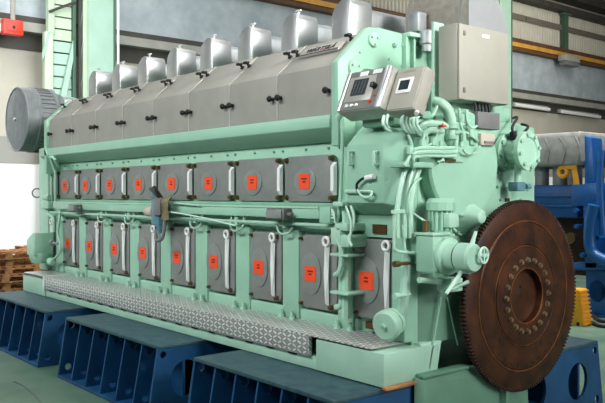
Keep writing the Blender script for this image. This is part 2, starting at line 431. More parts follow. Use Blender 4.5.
obj('raised_panel', M().box(X - .01, X + .02, p0.y, p1.y, 2.9, 3.17, .04), GREEN_L, ep)
p0 = on_x(402, 42, X); p1 = on_x(434, 46, X)
obj('rib', M().box(X - .01, X + .05, p0.y, p0.y + .025, 2.7, 3.5), GREEN_L, ep)
p2 = on_x(410, 42, X); p3 = on_x(427, 44, X)
obj('rib', M().box(X - .01, X + .05, p2.y, p2.y + .02, 2.7, 3.5), GREEN_L, ep)
obj('rib', M().box(X - .01, X + .05, p3.y, p3.y + .02, 2.7, 3.5), GREEN_D, ep)
obj('plate_lip', M().box(X - .05, X + .09, 5.05, 5.5, 3.5, 3.54, .01), GREEN_L, ep)
obj('hood_end_plate', M().prism('X', [(4.25, 2.4), (4.25, 3.17), (4.6, 3.5), (5.3, 3.5), (5.3, 2.4)], -11.13, -11.03, .012), GREEN, E)

# exhaust covers over the hood
ec = thing('x', '', '', (0, 0, 0)); bpy.data.objects.remove(ec)
def exhaust(k):
    xr = -5.27 - .8 * k; xl = xr - .27; y0 = 4.95
    prof = [(xl, 3.42), (xl, 3.83), (xl + .03, 3.89), (xl + .11, 3.95), (xl + .17, 3.965), (xr - .06, 3.965), (xr - .02, 3.945), (xr, 3.90), (xr, 3.42)]
    o = obj('exhaust_cover', M().prism('Y', prof, y0, y0 + .28, .006), ALU, E)
    obj('duct_sleeve', M().prism('Y', [(xl + .03, 3.6), (xl + .03, 3.85), (xl + .1, 3.9), (xr - .06, 3.9), (xr - .03, 3.86), (xr - .03, 3.6)], y0 + .27, y0 + 1.1, .015), ALU_D, o)
    obj('flange_neck', M().cyl((xr - .12, y0 + .5, 3.42), (xr - .12, y0 + .5, 3.62), .075, seg=16).cyl((xr - .12, y0 + .8, 3.42), (xr - .12, y0 + .8, 3.62), .06), RUSTY, o)
    obj('lifting_screw', M().cyl((xr - .09, y0 + .09, 3.95), (xr - .09, y0 + .09, 4.01), .012, seg=8).box(xr - .13, xr - .05, y0 + .078, y0 + .102, 3.995, 4.015, .006), WHITE, o)
    obj('clip', M().box(xr - .02, xr + .03, y0 + .12, y0 + .24, 3.5, 3.53, .008), BLACK, o)
for k in range(8): exhaust(k)
# insulated intake duct behind the switch cabinet
dp = [(5.35, 3.42), (5.35, 3.78), (5.40, 3.93), (5.52, 4.02), (5.64, 3.99), (5.755, 3.87), (5.86, 3.70), (5.91, 3.55), (5.91, 3.42)]
dct = obj('air_duct', M().prism('X', dp, -4.95, -4.22, .01), mat('duct_lagging', (150, 144, 134), .6, .1, scale=14, var=.15, bump=.3), E)
obj('end_sheet', M().prism('X', dp, -4.22, -4.2), mat('duct_end_grey', (150, 152, 153), .5, .1, var=.04), dct)
bb = M()
for k in range(2): obj('duct_band', M().prism('X', [(c0[0] + (c0[0] - 5.6) * .01, c0[1] + (c0[1] - 3.6) * .01) for c0 in dp], -4.9 + k * .6, -4.88 + k * .6), ALU_D, dct)
p = on_y(427, 45, 5.25)
obj('top_fitting', M().lathe((p.x, 5.25, 3.38), (0, 0, 1), [(0, 0), (.05, 0), (.05, .06), (.07, .07), (.07, .17), (.05, .19), (0, .2)], 16), ALU_D, E)
p = on_y(413, 22, 5.2)
obj('sensor_box', M().box(p.x - .07, p.x + .06, 5.2, 5.32, p.z - .09, p.z + .09, .012), ALU_D, E)

# crankcase covers ------------------------------------------------------
def rrect(x0, x1, z0, z1, r, n=4):
    out = []
    for cx, cz, a0 in ((x1 - r, z1 - r, 0), (x0 + r, z1 - r, 90), (x0 + r, z0 + r, 180), (x1 - r, z0 + r, 270)):
        for i in range(n + 1):
            a = math.radians(a0 + 90 * i / n); out.append((cx + r * math.cos(a), cz + r * math.sin(a)))
    return out
def cover(x0, x1, z0, z1, yb, bar_x, sx, sz, er, stick=.075, upper=True, name='crankcase_cover'):
    o = obj(name, M().prism('Y', rrect(x0, x1, z0, z1, .055 if upper else .07), yb - .035, yb + .01, .006), COVER, E)
    cx = sx
    em = M(); ell = [(cx + er[0] * math.cos(a * PI / 16), sz + er[1] * math.sin(a * PI / 16)) for a in range(32)]
    em.prism('Y', ell, yb - .045, yb - .03, .004)
    obj('pressed_oval', em, COVER_L, o)
    st = obj('sticker', M().box(cx - stick, cx + stick, yb - .049, yb - .044, sz - stick * .9, sz + stick * .9), ORANGE, o, 'orange warning sticker')
    mk = M()
    rnd = random.Random(int(abs(cx) * 100))
    for i in range(2):
        zz = sz + stick * (.3 - .36 * i); wv = stick * rnd.uniform(.25, .5)
        mk.box(cx - wv, cx + wv, yb - .051, yb - .0485, zz - stick * .1, zz + stick * .1)
    mk.bm.verts.ensure_lookup_table()
    st2 = obj('print', mk, MARK, o)
    for kx in (x0 + .035, x1 - (.02 if upper else .06)):
        for kz in (z0 + .035, z1 - .035):
            rk = .026 if (upper or kx > cx) else .017; obj('clamp_knob', M().cyl((kx, yb - .03, kz), (kx, yb - .07, kz), rk, rk * .75, seg=10), BRASS, o)
    if upper:
        obj('handle_bar', M().hull([(bar_x - .026, yb - .05, z0 + .06), (bar_x + .026, yb - .05, z0 + .06), (bar_x - .026, yb - .05, z1 - .07), (bar_x + .026, yb - .05, z1 - .07), (bar_x - .02, yb - .085, z0 + .1), (bar_x + .02, yb - .085, z0 + .1), (bar_x - .02, yb - .085, z1 - .11), (bar_x + .02, yb - .085, z1 - .11)]), WHITE, o)
    else:
        obj('handle_bar', M().hull([(bar_x - .018, yb - .05, z0 + .05), (bar_x + .018, yb - .05, z0 + .05), (bar_x - .026, yb - .05, z1 - .08), (bar_x + .026, yb - .05, z1 - .08), (bar_x, yb - .08, z0 + .07), (bar_x, yb - .085, z1 - .1), (bar_x - .03, yb - .07, (z0 + z1) / 2), (bar_x + .03, yb - .07, (z0 + z1) / 2)]).ring((bar_x, yb - .07, z1 - .045), (0, 1, 0), .036, .013, 16), WHITE, o)
    return o
yb = 4.455
bars = [-4.89, -5.64, -6.44, -7.25, -8.05, -8.83, -9.59, -10.28, -11.02]
ust = [-5.308, -6.107, -6.903, -7.68, -8.477, -9.275, -10.03, -10.74]
for k in range(8):
    cover(bars[k + 1] + .035, bars[k] - .03, 2.03, 2.445, yb, bars[k], ust[k], 2.215, (.15, .125))
cover(-11.38, -11.06, 2.03, 2.445, yb, -11.03, -11.25, 2.22, (.09, .1), .06)
lst = [-4.49, -5.20, -5.975, -6.77, -7.53, -8.33, -9.10, -9.86, -10.58]
for k, r in enumerate(re):
    cover(r - (.468 if k == 0 else .5), r, 1.085, 1.735, yb - .02, r - (.07 if k == 0 else .1), lst[k], 1.39, (.14, .19), .075 if k else .08, upper=False)
cover(-11.38, -11.12, 1.085, 1.735, yb - .02, -11.15, -11.27, 1.39, (.05, .1), .03, upper=False)

# trunking, pipes along the side
obj('cable_trunking', M().box(-10.9, -4.98, 4.30, 4.40, 1.885, 1.975, .006), GREEN, E)
obj('trunking_lid', M().box(-10.9, -4.98, 4.29, 4.405, 1.972, 1.99, .004), GREEN_L, E)
obj('fuel_pipe', M().tube([(-11.1, 4.33, 1.83), (-4.8, 4.33, 1.83)], .016), GREEN_L, E)
for k, r in enumerate(re[1:8]):
    xx = r + .14
    obj('drop_pipe', M().tube([(xx - .1, 4.35, 1.90), (xx - .1, 4.32, 1.80), (xx - .04, 4.31, 1.74), (xx + .05, 4.33, 1.745), (xx + .09, 4.35, 1.80)], .010, 6).cyl((xx, 4.33, 1.79), (xx, 4.33, 1.87), .026, seg=10).tube([(xx + .12, 4.36, 1.98), (xx + .12, 4.33, 1.84)], .012, 6), GREEN_L, E)
def junction(px, py, sx=.13, sz=.05):
    p = on_y(px, py, 4.26)
    o = obj('junction_box', M().box(p.x - sx, p.x + sx, 4.2, 4.3, p.z - sz, p.z + sz, .01), DGREY, E)
    obj('lid', M().box(p.x - sx + .02, p.x + sx - .02, 4.185, 4.2, p.z - sz + .012, p.z + sz - .012, .004), COVER_L, o)
    obj('cable_gland', M().cyl((p.x + sx, 4.25, p.z), (p.x + sx + .06, 4.25, p.z), .018, seg=8), DGREY, o)
    obj('cable_gland', M().cyl((p.x - sx, 4.25, p.z), (p.x - sx - .05, 4.25, p.z), .018, seg=8), DGREY, o)
    return p
junction(280, 214)
junction(76, 208, .12, .05)
# blue valve actuator with rags
p = on_y(160, 210, 4.25)
o = obj('valve_actuator', M().box(p.x - .09, p.x + .09, 4.18, 4.3, p.z - .17, p.z + .13, .02).cyl((p.x - .04, 4.22, p.z + .13), (p.x - .04, 4.22, p.z + .2), .05).cyl((p.x + .05, 4.22, p.z - .17), (p.x + .05, 4.22, p.z - .26), .035), TEAL, E)
obj('control_block', M().box(p.x + .02, p.x + .17, 4.15, 4.28, p.z - .06, p.z + .14, .015), DGREY, o)
obj('side_cylinder', M().cyl((p.x - .1, 4.24, p.z - .02), (p.x - .26, 4.24, p.z - .02), .06), LGREY, o)
obj('hose_loop', M().tube([(p.x + .0, 4.2, p.z - .22), (p.x + .06, 4.17, p.z - .33), (p.x + .2, 4.17, p.z - .3), (p.x + .2, 4.2, p.z - .1)], .02), DGREY, o)
obj('hose', M().tube([(p.x + .1, 4.2, p.z + .0), (p.x + .9, 4.22, p.z - .06), (p.x + 1.5, 4.25, p.z - .13)], .008), WIRE, o)
obj('hose', M().tube([(p.x + .2, 4.25, p.z + .09), (p.x + .8, 4.27, p.z + .06)], .007), WIRE, o)
obj('cover_flap', M().hull([(p.x - .12, 4.16, p.z + .24), (p.x + .06, 4.14, p.z + .26), (p.x + .17, 4.14, p.z + .12), (p.x - .02, 4.2, p.z + .28), (p.x - .1, 4.25, p.z + .2), (p.x + .14, 4.22, p.z + .14)], .01), BLACK, o)
rag = thing('brown_rag', 'crumpled olive brown rag hung over the trunking beside the blue valve actuator', 'rag', (p.x + .28, 4.2, p.z - .1))
rb = M(); rnd = random.Random(3)
g = [[(p.x + .19 + .14 * i / 8, 4.17 + rnd.uniform(-.02, .02) + (.04 if j > 6 else 0), p.z - .1 + .035 * j + rnd.uniform(-.012, .012) * 2) for i in range(9)] for j in range(8)]
vs = [[rb.bm.verts.new(q) for q in row] for row in g]
for j in range(7):
    for i in range(8): rb.bm.faces.new((vs[j][i], vs[j][i + 1], vs[j + 1][i + 1], vs[j + 1][i]))
obj('cloth', rb, CLOTH, rag, angle=80)

# left end -------------------------------------------------------------
obj('end_pilaster', M().box(on_y(38.6, 190, 4.36).x, on_y(47.5, 190, 4.36).x, 4.36, 4.46, .95, 2.8, .03).hull([(-11.5, 4.4, 2.75), (-11.3, 4.4, 2.75), (-11.5, 4.5, 2.75), (-11.3, 4.5, 2.75), (-11.3, 4.42, 3.0), (-11.2, 4.42, 3.0), (-11.2, 4.5, 3.0), (-11.3, 4.5, 3.0)]), GREEN_L, E)
p = on_y(36, 193, 4.5)
obj('lifting_ring', M().ring((p.x + .04, 4.5, p.z), (1, -.35, 0), .07, .012), ALU_D, E)
p = on_y(38, 250, 4.2)
o = obj('pump_housing', M().hull([(-11.36, 4.08, 1.2), (-11.08, 4.08, 1.2), (-11.36, 4.38, 1.2), (-11.08, 4.38, 1.2), (-11.36, 4.08, 1.42), (-11.18, 4.1, 1.53), (-11.08, 4.1, 1.53), (-11.36, 4.38, 1.42), (-11.18, 4.38, 1.53), (-11.08, 4.38, 1.53)], .012), GREEN_L, E)
obj('pump_bowl', M().lathe((-11.21, 4.23, 1.21), (0, 0, -1), [(0, -.02), (.155, -.02), (.16, .02), (.145, .09), (.12, .13), (0, .14)], 20), GREEN, o)
b = M()
for px in (51.5, 55.5):
    q = on_y(px, 170, 4.36); b.tube([(q.x, 4.36, 2.45), (q.x, 4.36, 1.95)], .02)
b.tube([on_y(46, 141, 4.3), on_y(47, 152, 4.25), on_y(51, 160, 4.3), on_y(55, 172, 4.36)], .02)
b.tube([on_y(50, 157, 4.3), on_y(54, 158, 4.2), on_y(58, 166, 4.3)], .022)
obj('oil_pipe', b, GREEN_L, E)
obj('pipe_clamp', M().box(-11.4, -11.1, 4.3, 4.42, 1.88, 2.0, .02).cyl((-11.3, 4.33, 2.05), (-11.1, 4.33, 2.05), .04), GREEN_L, E)
b = M(); b.tube([on_y(48, 214, 4.3), on_y(53, 218, 4.26), on_y(54, 226, 4.26), on_y(54, 232, 4.26)], .022)
b.tube([on_y(60, 212, 4.3), on_y(59, 222, 4.26), on_y(58, 233, 4.26), on_y(60, 244, 4.26), on_y(60, 251, 4.26), on_y(56, 257, 4.26), on_y(51, 261, 4.3)], .018)
obj('oil_pipe', b, GREEN_L, E)
q = on_y(57, 243.5, 4.26); obj('small_valve', M().cyl((q.x - .14, 4.24, q.z), (q.x + .1, 4.24, q.z), .02).cyl((q.x - .14, 4.24, q.z), (q.x - .1, 4.24, q.z), .045), ALU_D, E)
q = on_y(51, 261, 4.28); obj('pipe_end', M().lathe((q.x - .05, 4.28, q.z), (1, 0, -.2), [(0, 0), (.05, 0), (.06, .04), (.05, .12), (0, .13)], 12), GREEN_L, E)

# turbocharger silencer at far left
c0 = Vector((-12.5, 4.31, 3.31)); R = .52
o = obj('turbo_silencer', M().lathe(c0, (0, 1, 0), [(0, .012), (.05, .0), (R - .05, .012), (R, .03), (R, .2), (R + .012, .21), (R + .012, .235), (R, .245), (R, .48), (R + .014, .49), (R + .014, .54), (R - .02, .56), (R - .05, .62), (R - .06, .68), (0, .68)], 48), mat('silencer_grey', (132, 138, 140), .5, .25, var=.12, scale=7, bump=.2, bscale=16), E)
b = M()
for k in range(40):
    a = 2 * PI * k / 40
    b.box(-.004, .004, .26, .47, R - .002, R + .012, mx=Matrix.Translation(c0) @ Matrix.Rotation(a, 4, 'Y'))
obj('cooling_fin', b, DGREY, o)
obj('face_rim', M().ring(c0 + Vector((0, .02, 0)), (0, 1, 0), R - .01, .014, 48), ALU_D, o)
obj('centre_stud', M().cyl(c0 + Vector((0, .02, 0)), c0 + Vector((0, -.03, 0)), .022, seg=8), WHITE, o)
obj('outlet_cone', M().lathe(c0 + Vector((0, .68, 0)), (0, 1, 0), [(0, 0), (.43, 0), (.43, .25), (.36, .6), (.3, 1.0), (0, 1.0)], 32), ALU, o)
obj('turbo_bracket', M().box(-12.7, -11.7, 4.9, 5.6, 1.0, 2.85, .03), GREEN_D, E)

# base -----------------------------------------------------------------
o = obj('base_frame', M().box(-11.29, -3.93, 4.02, 6.0, .68, .785, .006).box(-11.29, -3.93, 4.42, 6.0, .7, .955, .006).box(-11.29, -10.44, 4.0, 4.5, .682, .925, .006), GREEN_L, E)
obj('base_block', M().box(-4.67, -3.91, 4.0, 4.6, .685, .935, .008), GREEN_L, o)
obj('lid_edge', M().box(-11.29, -10.44, 3.985, 4.5, .925, .94), DGREY, o)
wk = obj('checker_walkway', M().box(-10.43, -4.74, 3.985, 4.02, .785, .95, .004).box(-11.2, -4.03, 3.985, 4.46, .95, .962, .003), CHECK, E)
obj('end_trim', M().box(-10.46, -10.42, 3.98, 4.3, .785, .965), WHITE, wk)
bl = []; xx = -10.25
while xx < -4.8:
    bl.append(M().prism('Y', [(xx - .06, .788), (xx + .06, .788), (xx + .045, .765), (xx - .045, .765)], 4.004, 4.03)); xx += .31
each('drain_notch', bl, BLACK, wk)

# right-hand end housing ---------------------------------------------------
GX = -4.0
obj('end_housing', M().prism('X', [(4.40, .93), (4.40, 2.5), (4.5, 2.72), (5.35, 2.74), (6.04, 2.70), (6.04, .72), (4.40, .72)], -4.2, GX, .015), GREEN, E)
front = [(-4.52, 4.2, 2.03), (-4.11, 4.2, 2.03), (-4.52, 4.2, 2.49), (-4.11, 4.2, 2.49)]
back = [(-4.58, 4.47, 1.9), (-3.99, 4.47, 1.9), (-4.0, 4.30, 2.0), (-4.0, 4.30, 2.52), (-4.46, 4.36, 2.66), (-4.06, 4.36, 2.66), (-4.58, 4.47, 2.7), (-3.99, 4.47, 2.7), (-4.58, 4.3, 2.05), (-4.58, 4.3, 2.5)]
hs = obj('camshaft_cover', M().hull(front + back, .008), GREEN, E)
for px in (353.5, 378):
    a = on_y(px, 152, 4.2); c = on_y(px, 165, 4.2)
    obj('grab_handle', M().tube([(a.x, 4.2, a.z), (a.x, 4.15, a.z), (a.x, 4.15, c.z), (a.x, 4.2, c.z)], .013, 8, smooth=False), GREEN_L, hs)
a = on_y(375, 178, 4.18)
obj('cable_plug', M().cyl((a.x - .09, 4.17, a.z), (a.x + .0, 4.17, a.z + .012), .022, seg=10), WHITE, hs)
obj('black_lead', M().tube([(a.x - .09, 4.17, a.z), on_y(362, 179, 4.16), on_y(357, 184, 4.16), on_y(357, 190, 4.17)], .011), BLACK, hs)
obj('white_lead', M().tube([on_y(357, 189, 4.17), on_y(362, 196, 4.16), on_y(369, 197, 4.15), on_y(372, 192, 4.16), on_y(366, 191, 4.16), on_y(360, 191, 4.17)], .009), WIRE, hs)
a = on_y(346, 191.5, 4.18); c = on_y(358, 191.5, 4.18)
obj('conduit_stub', M().cyl(a, c, .017, seg=8), GREEN_L, hs)
a = on_y(375.5, 224, 4.42); c = on_y(389, 234, 4.42)
obj('data_plate', M().box(a.x, c.x, 4.385, 4.42, c.z, a.z), PLATE, E, 'dark brown data plate')
obj('housing_panel', M().box(-4.62, -4.1, 4.40, 4.48, 1.75, 1.93, .006), GREEN, E)
a = on_y(368, 321, 4.42); c = on_y(379, 330, 4.42)
obj('data_plate', M().box(a.x, c.x, 4.39, 4.46, c.z, a.z), PLATE, E, 'small bronze plate')
# corner pillar and pipes
obj('corner_pillar', M().box(-4.13, -3.985, 4.3, 4.46, .96, 2.1, .03), GREEN, E)
b = M()
for px, r in ((397, .02), (404, .024), (409.5, .03)):
    q = on_x(px, 240, -4.02); b.tube([on_x(px + 11, 165, -3.96), on_x(px + 7, 174, -3.95), on_x(px + 3, 190, -3.95), on_x(px, 212, -3.95), on_x(px, 238, -3.95)], r)
obj('riser_pipe', b, GREEN_L, E)
obj('drain_pipe', M().tube([on_x(394, 212, -3.95), on_x(394, 245, -3.95), on_x(395.5, 250, -3.95), on_x(401, 252, -3.94), on_x(416, 253, -3.9)], .012).tube([on_x(402, 225, -3.95), on_x(404.5, 247, -3.94), on_x(407, 252, -3.93), on_x(418, 254, -3.9)], .012), GREEN_L, E)
obj('pipe_clamp', M().hull([on_x(391, 210, -3.93), on_x(414, 209, -3.93), on_x(391, 213.5, -3.93), on_x(414, 213, -3.93), on_x(391, 211, -4.0), on_x(414, 210, -4.0), on_x(391, 213, -4.0), on_x(414, 213, -4.0)]), GREEN_L, E)
for py in (264, 296):
    q = on_x(397, py, -3.95); obj('hose_fitting', M().cyl(q, q + Vector((0, .14, .0)), .014, seg=8).cyl(q - Vector((0, .03, 0)), q + Vector((0, .02, 0)), .024, seg=8), BRASS if py < 280 else GREEN_L, E)
obj('riser_pipe', M().tube([on_x(407, 252, -3.98), on_x(405.5, 280, -3.98), on_x(403, 305, -3.98), on_x(399, 318, -4.02), on_x(392, 326, -4.08)], .04), GREEN_L, E)
q = on_y(387, 325, 4.16)
o = obj('filter_cap', M().lathe(q, (.25, -1, -.15), [(0, -.2), (.075, -.2), (.075, -.1), (.105, -.1), (.105, -.06), (.085, -.055), (.085, -.03), (.115, -.03), (.115, .02), (.10, .04), (.07, .045), (0, .045)], 28), GREEN_L, E)
obj('cap_bolt', M().cyl(q + Vector((.01, -.04, 0)), q + Vector((.02, -.07, -.01)), .02, seg=6), GREEN, o)
# pipe bundle left of the camshaft cover
b = M()
def pl(pts, Y, r): b.tube([on_y(x, y, Y) for x, y in pts], r)
pl([(343, 118), (342.5, 140), (341.5, 170), (340, 202), (337, 222), (335, 232)], 4.28, .016)
pl([(338, 118), (345, 110), (352, 118)], 4.26, .03)
obj('oil_pipe', b, GREEN_L, E)
b = M(); pl([(346, 205), (347, 230), (346.5, 260), (346, 318)], 4.30, .04); pl([(341.5, 250), (341.5, 290), (341, 305), (336, 307)], 4.30, .026); pl([(336, 236), (341, 248), (341.5, 262), (339, 272), (335, 275)], 4.22, .022)
obj('oil_pipe', b, GREEN_L, E)
wl = []
def pl(pts, Y, r): wl.append(M().tube([on_y(x, y, Y) for x, y in pts], r))
pl([(351, 206), (354, 216), (353, 228), (349, 238), (352, 246)], 4.2, .012); pl([(346, 206), (351, 222), (350, 240)], 4.18, .010)
for i in range(4): pl([(326 + i, 210 + i * 3), (331 + i, 209 + i * 3), (335, 214 + i * 3)], 4.24, .008)
each('wiring_loop', wl, WIRE, E)
bl = []
for px, py, sx, sz in ((345, 227, .07, .03), (339, 236, .06, .07), (348, 241, .05, .05), (342, 255, .11, .012), (342, 293, .11, .012), (341, 204, .06, .02)):
    q = on_y(px, py, 4.24); bl.append(M().box(q.x - sx, q.x + sx, 4.2, 4.44, q.z - sz, q.z + sz, .008))
each('pipe_block', bl, GREEN_L, E)
q = on_y(326, 215, 4.24); obj('terminal_box', M().box(q.x - .07, q.x + .07, 4.22, 4.4, q.z - .07, q.z + .07, .012), GREEN, E)

# control panels ---------------------------------------------------------
u = Vector((1, 0, 0)); v = Vector((0, .13, .315)).normalized(); w = u.cross(v)
mx = Matrix((u, v, w)).transposed().to_4x4(); mx.translation = Vector((-4.42, 4.0, 2.735)); W_, H_ = .47, .345
cp = obj('control_panel', M().box(0, W_, 0, H_, -.17, -.006, .008, mx=mx), PANEL_F, E, 'silver control panel with display screen')
obj('side_rail', M().box(0, .035, 0, H_, -.02, .014, .008, mx=mx), ALU, cp)
obj('side_rail', M().box(W_ - .06, W_, 0, H_, -.02, .014, .008, mx=mx).box(W_ - .035, W_ - .03, 0, H_, .01, .018, mx=mx), ALU, cp)
obj('face_plate', M().box(.036, W_ - .062, .006, H_ - .006, -.01, .002, mx=mx), PANEL_D, cp)
obj('inner_bezel', M().box(.05, W_ - .13, .075, H_ - .055, 0, .006, .003, mx=mx), PANEL_F, cp)
obj('display_screen', M().box(.105, .265, .125, .265, .004, .009, mx=mx), SCREEN, cp)
sb = M()
for i in range(4):
    for dx in (0,): sb.hull([mx @ Vector(q) for q in ((.125 + i * .034, .14, .009), (.129 + i * .034, .14, .0105), (.135 + i * .034, .25, .009), (.139 + i * .034, .25, .0105), (.127 + i * .034, .14, .0105))])
obj('screen_trace', sb, PANEL_F, cp)
obj('top_strip', M().box(.04, W_ - .065, H_ - .05, H_ - .012, .002, .005, mx=mx), DGREY, cp)
obj('label_strip', M().box(.15, .235, H_ - .055, H_ - .018, .004, .009, mx=mx), WHITE, cp)
obj('label_strip', M().box(.29, .385, H_ - .05, H_ - .015, .004, .009, mx=mx), WHITE, cp)
for i in range(3): obj('push_button', M().box(.085 + i * .055, .115 + i * .055, .03, .055, .002, .012, .003, mx=mx), WHITE, cp)
q = mx @ Vector((.352, .185, .0)); obj('rotary_switch', M().cyl(q, q + w * .035, .024, seg=14).box(.342, .362, .16, .20, .03, .05, .004, mx=mx), BLACK, cp)
q = mx @ Vector((.345, .06, .0)); obj('stop_button', M().cyl(q, q + w * .012, .017, .014, seg=14), RED, cp, 'red stop button')
q = mx @ Vector((.375, .105, .0)); obj('stop_button', M().cyl(q, q + w * .01, .009, seg=10), RED, cp)
mx = mx.copy(); mx.translation = Vector((-3.95, 4.06, 2.705)); W2, H2 = .275, .35
c2 = obj('control_panel', M().box(0, W2, 0, H2, -.12, 0, .008, mx=mx), CAB, E, 'beige control box with a small square screen')
obj('panel_door', M().box(.008, W2 - .008, .008, H2 - .008, -.005, .008, .004, mx=mx), CAB, c2)
obj('screen_frame', M().box(.055, .2, .135, .26, .006, .016, .004, mx=mx), WHITE, c2)
obj('display_screen', M().box(.08, .175, .16, .238, .014, .018, mx=mx), mat('dark_screen', (48, 58, 62), .2, var=.3, scale=60), c2)
obj('label_strip', M().box(.03, .2, .31, .325, .008, .010, mx=mx), PANEL_F, c2)
obj('white_button', M().cyl(mx @ Vector((W2 - .01, .0, -.05)), mx @ Vector((W2 + .0, -.02, -.04)), .018, seg=10), WHITE, c2)
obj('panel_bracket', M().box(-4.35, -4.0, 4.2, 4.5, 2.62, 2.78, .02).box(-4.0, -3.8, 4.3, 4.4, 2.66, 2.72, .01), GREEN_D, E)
b = M()
for i in range(5):
    x0 = 403 + i * 3.6
    b.tube([on_x(x0 + 4, 113, -3.85), on_x(x0 - 1, 119, -3.82), on_x(x0, 127, -3.84), on_x(x0 + 6, 132, -3.9), on_x(x0 + 13, 132, -3.95)], .014)
b.tube([on_x(384, 116, -3.9), on_x(383, 124, -3.88), on_x(388, 130, -3.92), on_x(401, 131, -3.97)], .012)
b.tube([on_x(388, 115, -3.9), on_x(386.5, 123, -3.88), on_x(390, 129, -3.92), on_x(403, 129, -3.97)], .012)
obj('signal_cable', b, WIRE, E)

# switch cabinet at upper right -------------------------------------------
sc = obj('switch_cabinet', M().box(-4.06, -3.87, 4.78, 5.43, 2.845, 3.45, .008), CAB, E, 'large beige switch cabinet')
obj('cabinet_door', M().box(-3.87, -3.85, 4.785, 5.425, 2.85, 3.445, .004), CAB, sc)
q0 = on_x(482, 34, -3.85); q1 = on_x(489, 39, -3.85)
obj('label_strip', M().box(-3.85, -3.845, q0.y, q1.y, q1.z, q0.z), WHITE, sc)
for py in (33, 90):
    q = on_x(464, py, -3.85); obj('hinge', M().box(-3.852, -3.838, q.y - .012, q.y + .012, q.z - .02, q.z + .02, .004), PANEL_D, sc)
q0 = on_x(434, 24, -4.1); q1 = on_x(443, 24, -4.1)
obj('cabinet_post', M().box(-4.13, -4.1, q0.y, q1.y + .02, 2.62, 3.5, .006), GREEN_L, E)
obj('cabinet_stand', M().box(-4.25, -4.02, 4.9, 5.7, 2.7, 2.86, .02).box(-4.2, -4.0, 5.4, 5.6, 2.7, 3.4, .02), GREEN, E)

# end face fittings -----------------------------------------------------------
bl = []
for px, py in ((433, 185), (461, 170), (461, 186), (473, 172), (481, 187), (497, 187), (498, 173), (498, 158), (473, 157), (472, 187), (527, 190), (520, 200), (500, 200), (455, 190), (530, 170)):
    q = on_x(px, py, GX); bl.append(M().cyl(q, q + Vector((.015, 0, 0)), .014, seg=6))
each('housing_bolt', bl, GREEN_D, E)
# large round gear casing
q = on_x(449, 178, GX)
obj('gear_casing', M().lathe((GX - .05, 4.9, 2.34), (1, 0, 0), [(0, 0), (.43, 0), (.43, .15), (.415, .17), (0, .17)], 48), GREEN, E)
# elbow pipe
obj('coolant_elbow', M().tube([on_x(434, 102, -3.95), on_x(441, 104, -3.9), on_x(448, 111, -3.87), on_x(451, 124, -3.86)], .044, 14).tube([on_x(451, 127, -3.86), on_x(450, 138, -3.86), on_x(446, 146, -3.92)], .036, 12), GREEN_L, E)
q = on_x(450.5, 129, -3.86)
obj('elbow_collar', M().cyl(q + Vector((0, 0, .04)), q + Vector((0, 0, .0)), .062, seg=18).cyl(q + Vector((0, 0, -.05)), q + Vector((0, 0, -.08)), .056, seg=18), GREEN, E)
q = on_x(442.5, 126, -3.8)
obj('red_valve_handle', M().box(q.x - .02, q.x + .02, q.y - .024, q.y + .024, q.z - .008, q.z + .008, .003).cyl(q, q + Vector((0, 0, .02)), .008), RED, E, 'small red valve handle')
b = M()
for dy, r in ((0, .016), (4, .018), (8, .012)):
    b.tube([on_x(413 - dy * .1, 166, -3.86), on_x(413, 153 + dy, -3.83), on_x(416, 149 + dy, -3.82), on_x(430, 148 + dy, -3.82), on_x(452, 148 + dy, -3.83), on_x(456, 144 + dy, -3.86), on_x(457, 120, -3.9)], r)
obj('injection_pipe', b, GREEN_L, E)
b = M(); b.tube([on_x(416, 132, -3.9), on_x(424, 124, -3.85), on_x(436, 124, -3.85), on_x(447, 127, -3.86)], .03); b.tube([on_x(420, 136, -3.9), on_x(430, 130, -3.85), on_x(442, 131, -3.86)], .026); b.tube([on_x(434, 126, -3.84), on_x(426, 138, -3.86), on_x(440, 147, -3.88)], .008)
b.tube([on_x(452, 124, -3.86), on_x(462, 124, -3.86), on_x(470, 120, -3.9)], .016); b.tube([on_x(456, 112, -3.9), on_x(457, 120, -3.86), on_x(466, 128, -3.88)], .014)
obj('oil_pipe', b, GREEN_L, E)
bl = []
for px, py, sx, sz in ((416, 165, .16, .02), (438, 150, .02, .07), (447, 136, .05, .05), (463, 118, .03, .07), (470, 138, .04, .06), (427, 142, .06, .04), (447, 161, .16, .012), (440, 157, .12, .012)):
    q = on_x(px, py, -3.9); bl.append(M().box(GX - .02, -3.86, q.y - sx, q.y + sx, q.z - sz, q.z + sz, .008))
each('mounting_bracket', bl, GREEN, E)
q0 = on_x(446, 160, -3.85); obj('brown_strip', M().box(-3.858, -3.85, q0.y, q0.y + .12, q0.z - .01, q0.z + .01), PLATE, E)
q0 = on_x(478, 111, -3.85); q1 = on_x(500, 130, -3.85)
jb = obj('terminal_box', M().box(-3.95, -3.85, q0.y, q1.y, q1.z, q0.z, .008), DGREY, E, 'dark grey terminal box')
bl = []
for i in range(5): q = q0 + Vector((-.05, .03 + i * .045, 0)); bl.append(M().tube([q, q + Vector((.0, .0, .05)), q + Vector((-.03, .0, .14))], .012))
for i in range(4):
    q = Vector((-3.9, q0.y, q0.z - .03 - .035 * i)); bl.append(M().tube([q, q + Vector((0, -.08, -.0)), q + Vector((-.05, -.2, .02 * i - .03))], .012))
each('cable_lead', bl, RUBBER, jb)
q0 = on_x(481, 133, -3.85); q1 = on_x(495, 146, -3.85)
jb = obj('connector_block', M().box(-3.95, -3.85, q0.y, q1.y, q1.z, q0.z, .008), LGREY, E)
obj('socket_strip', M().box(-3.85, -3.84, q0.y + .04, q1.y - .01, q1.z + .015, q1.z + .035), DGREY, jb)
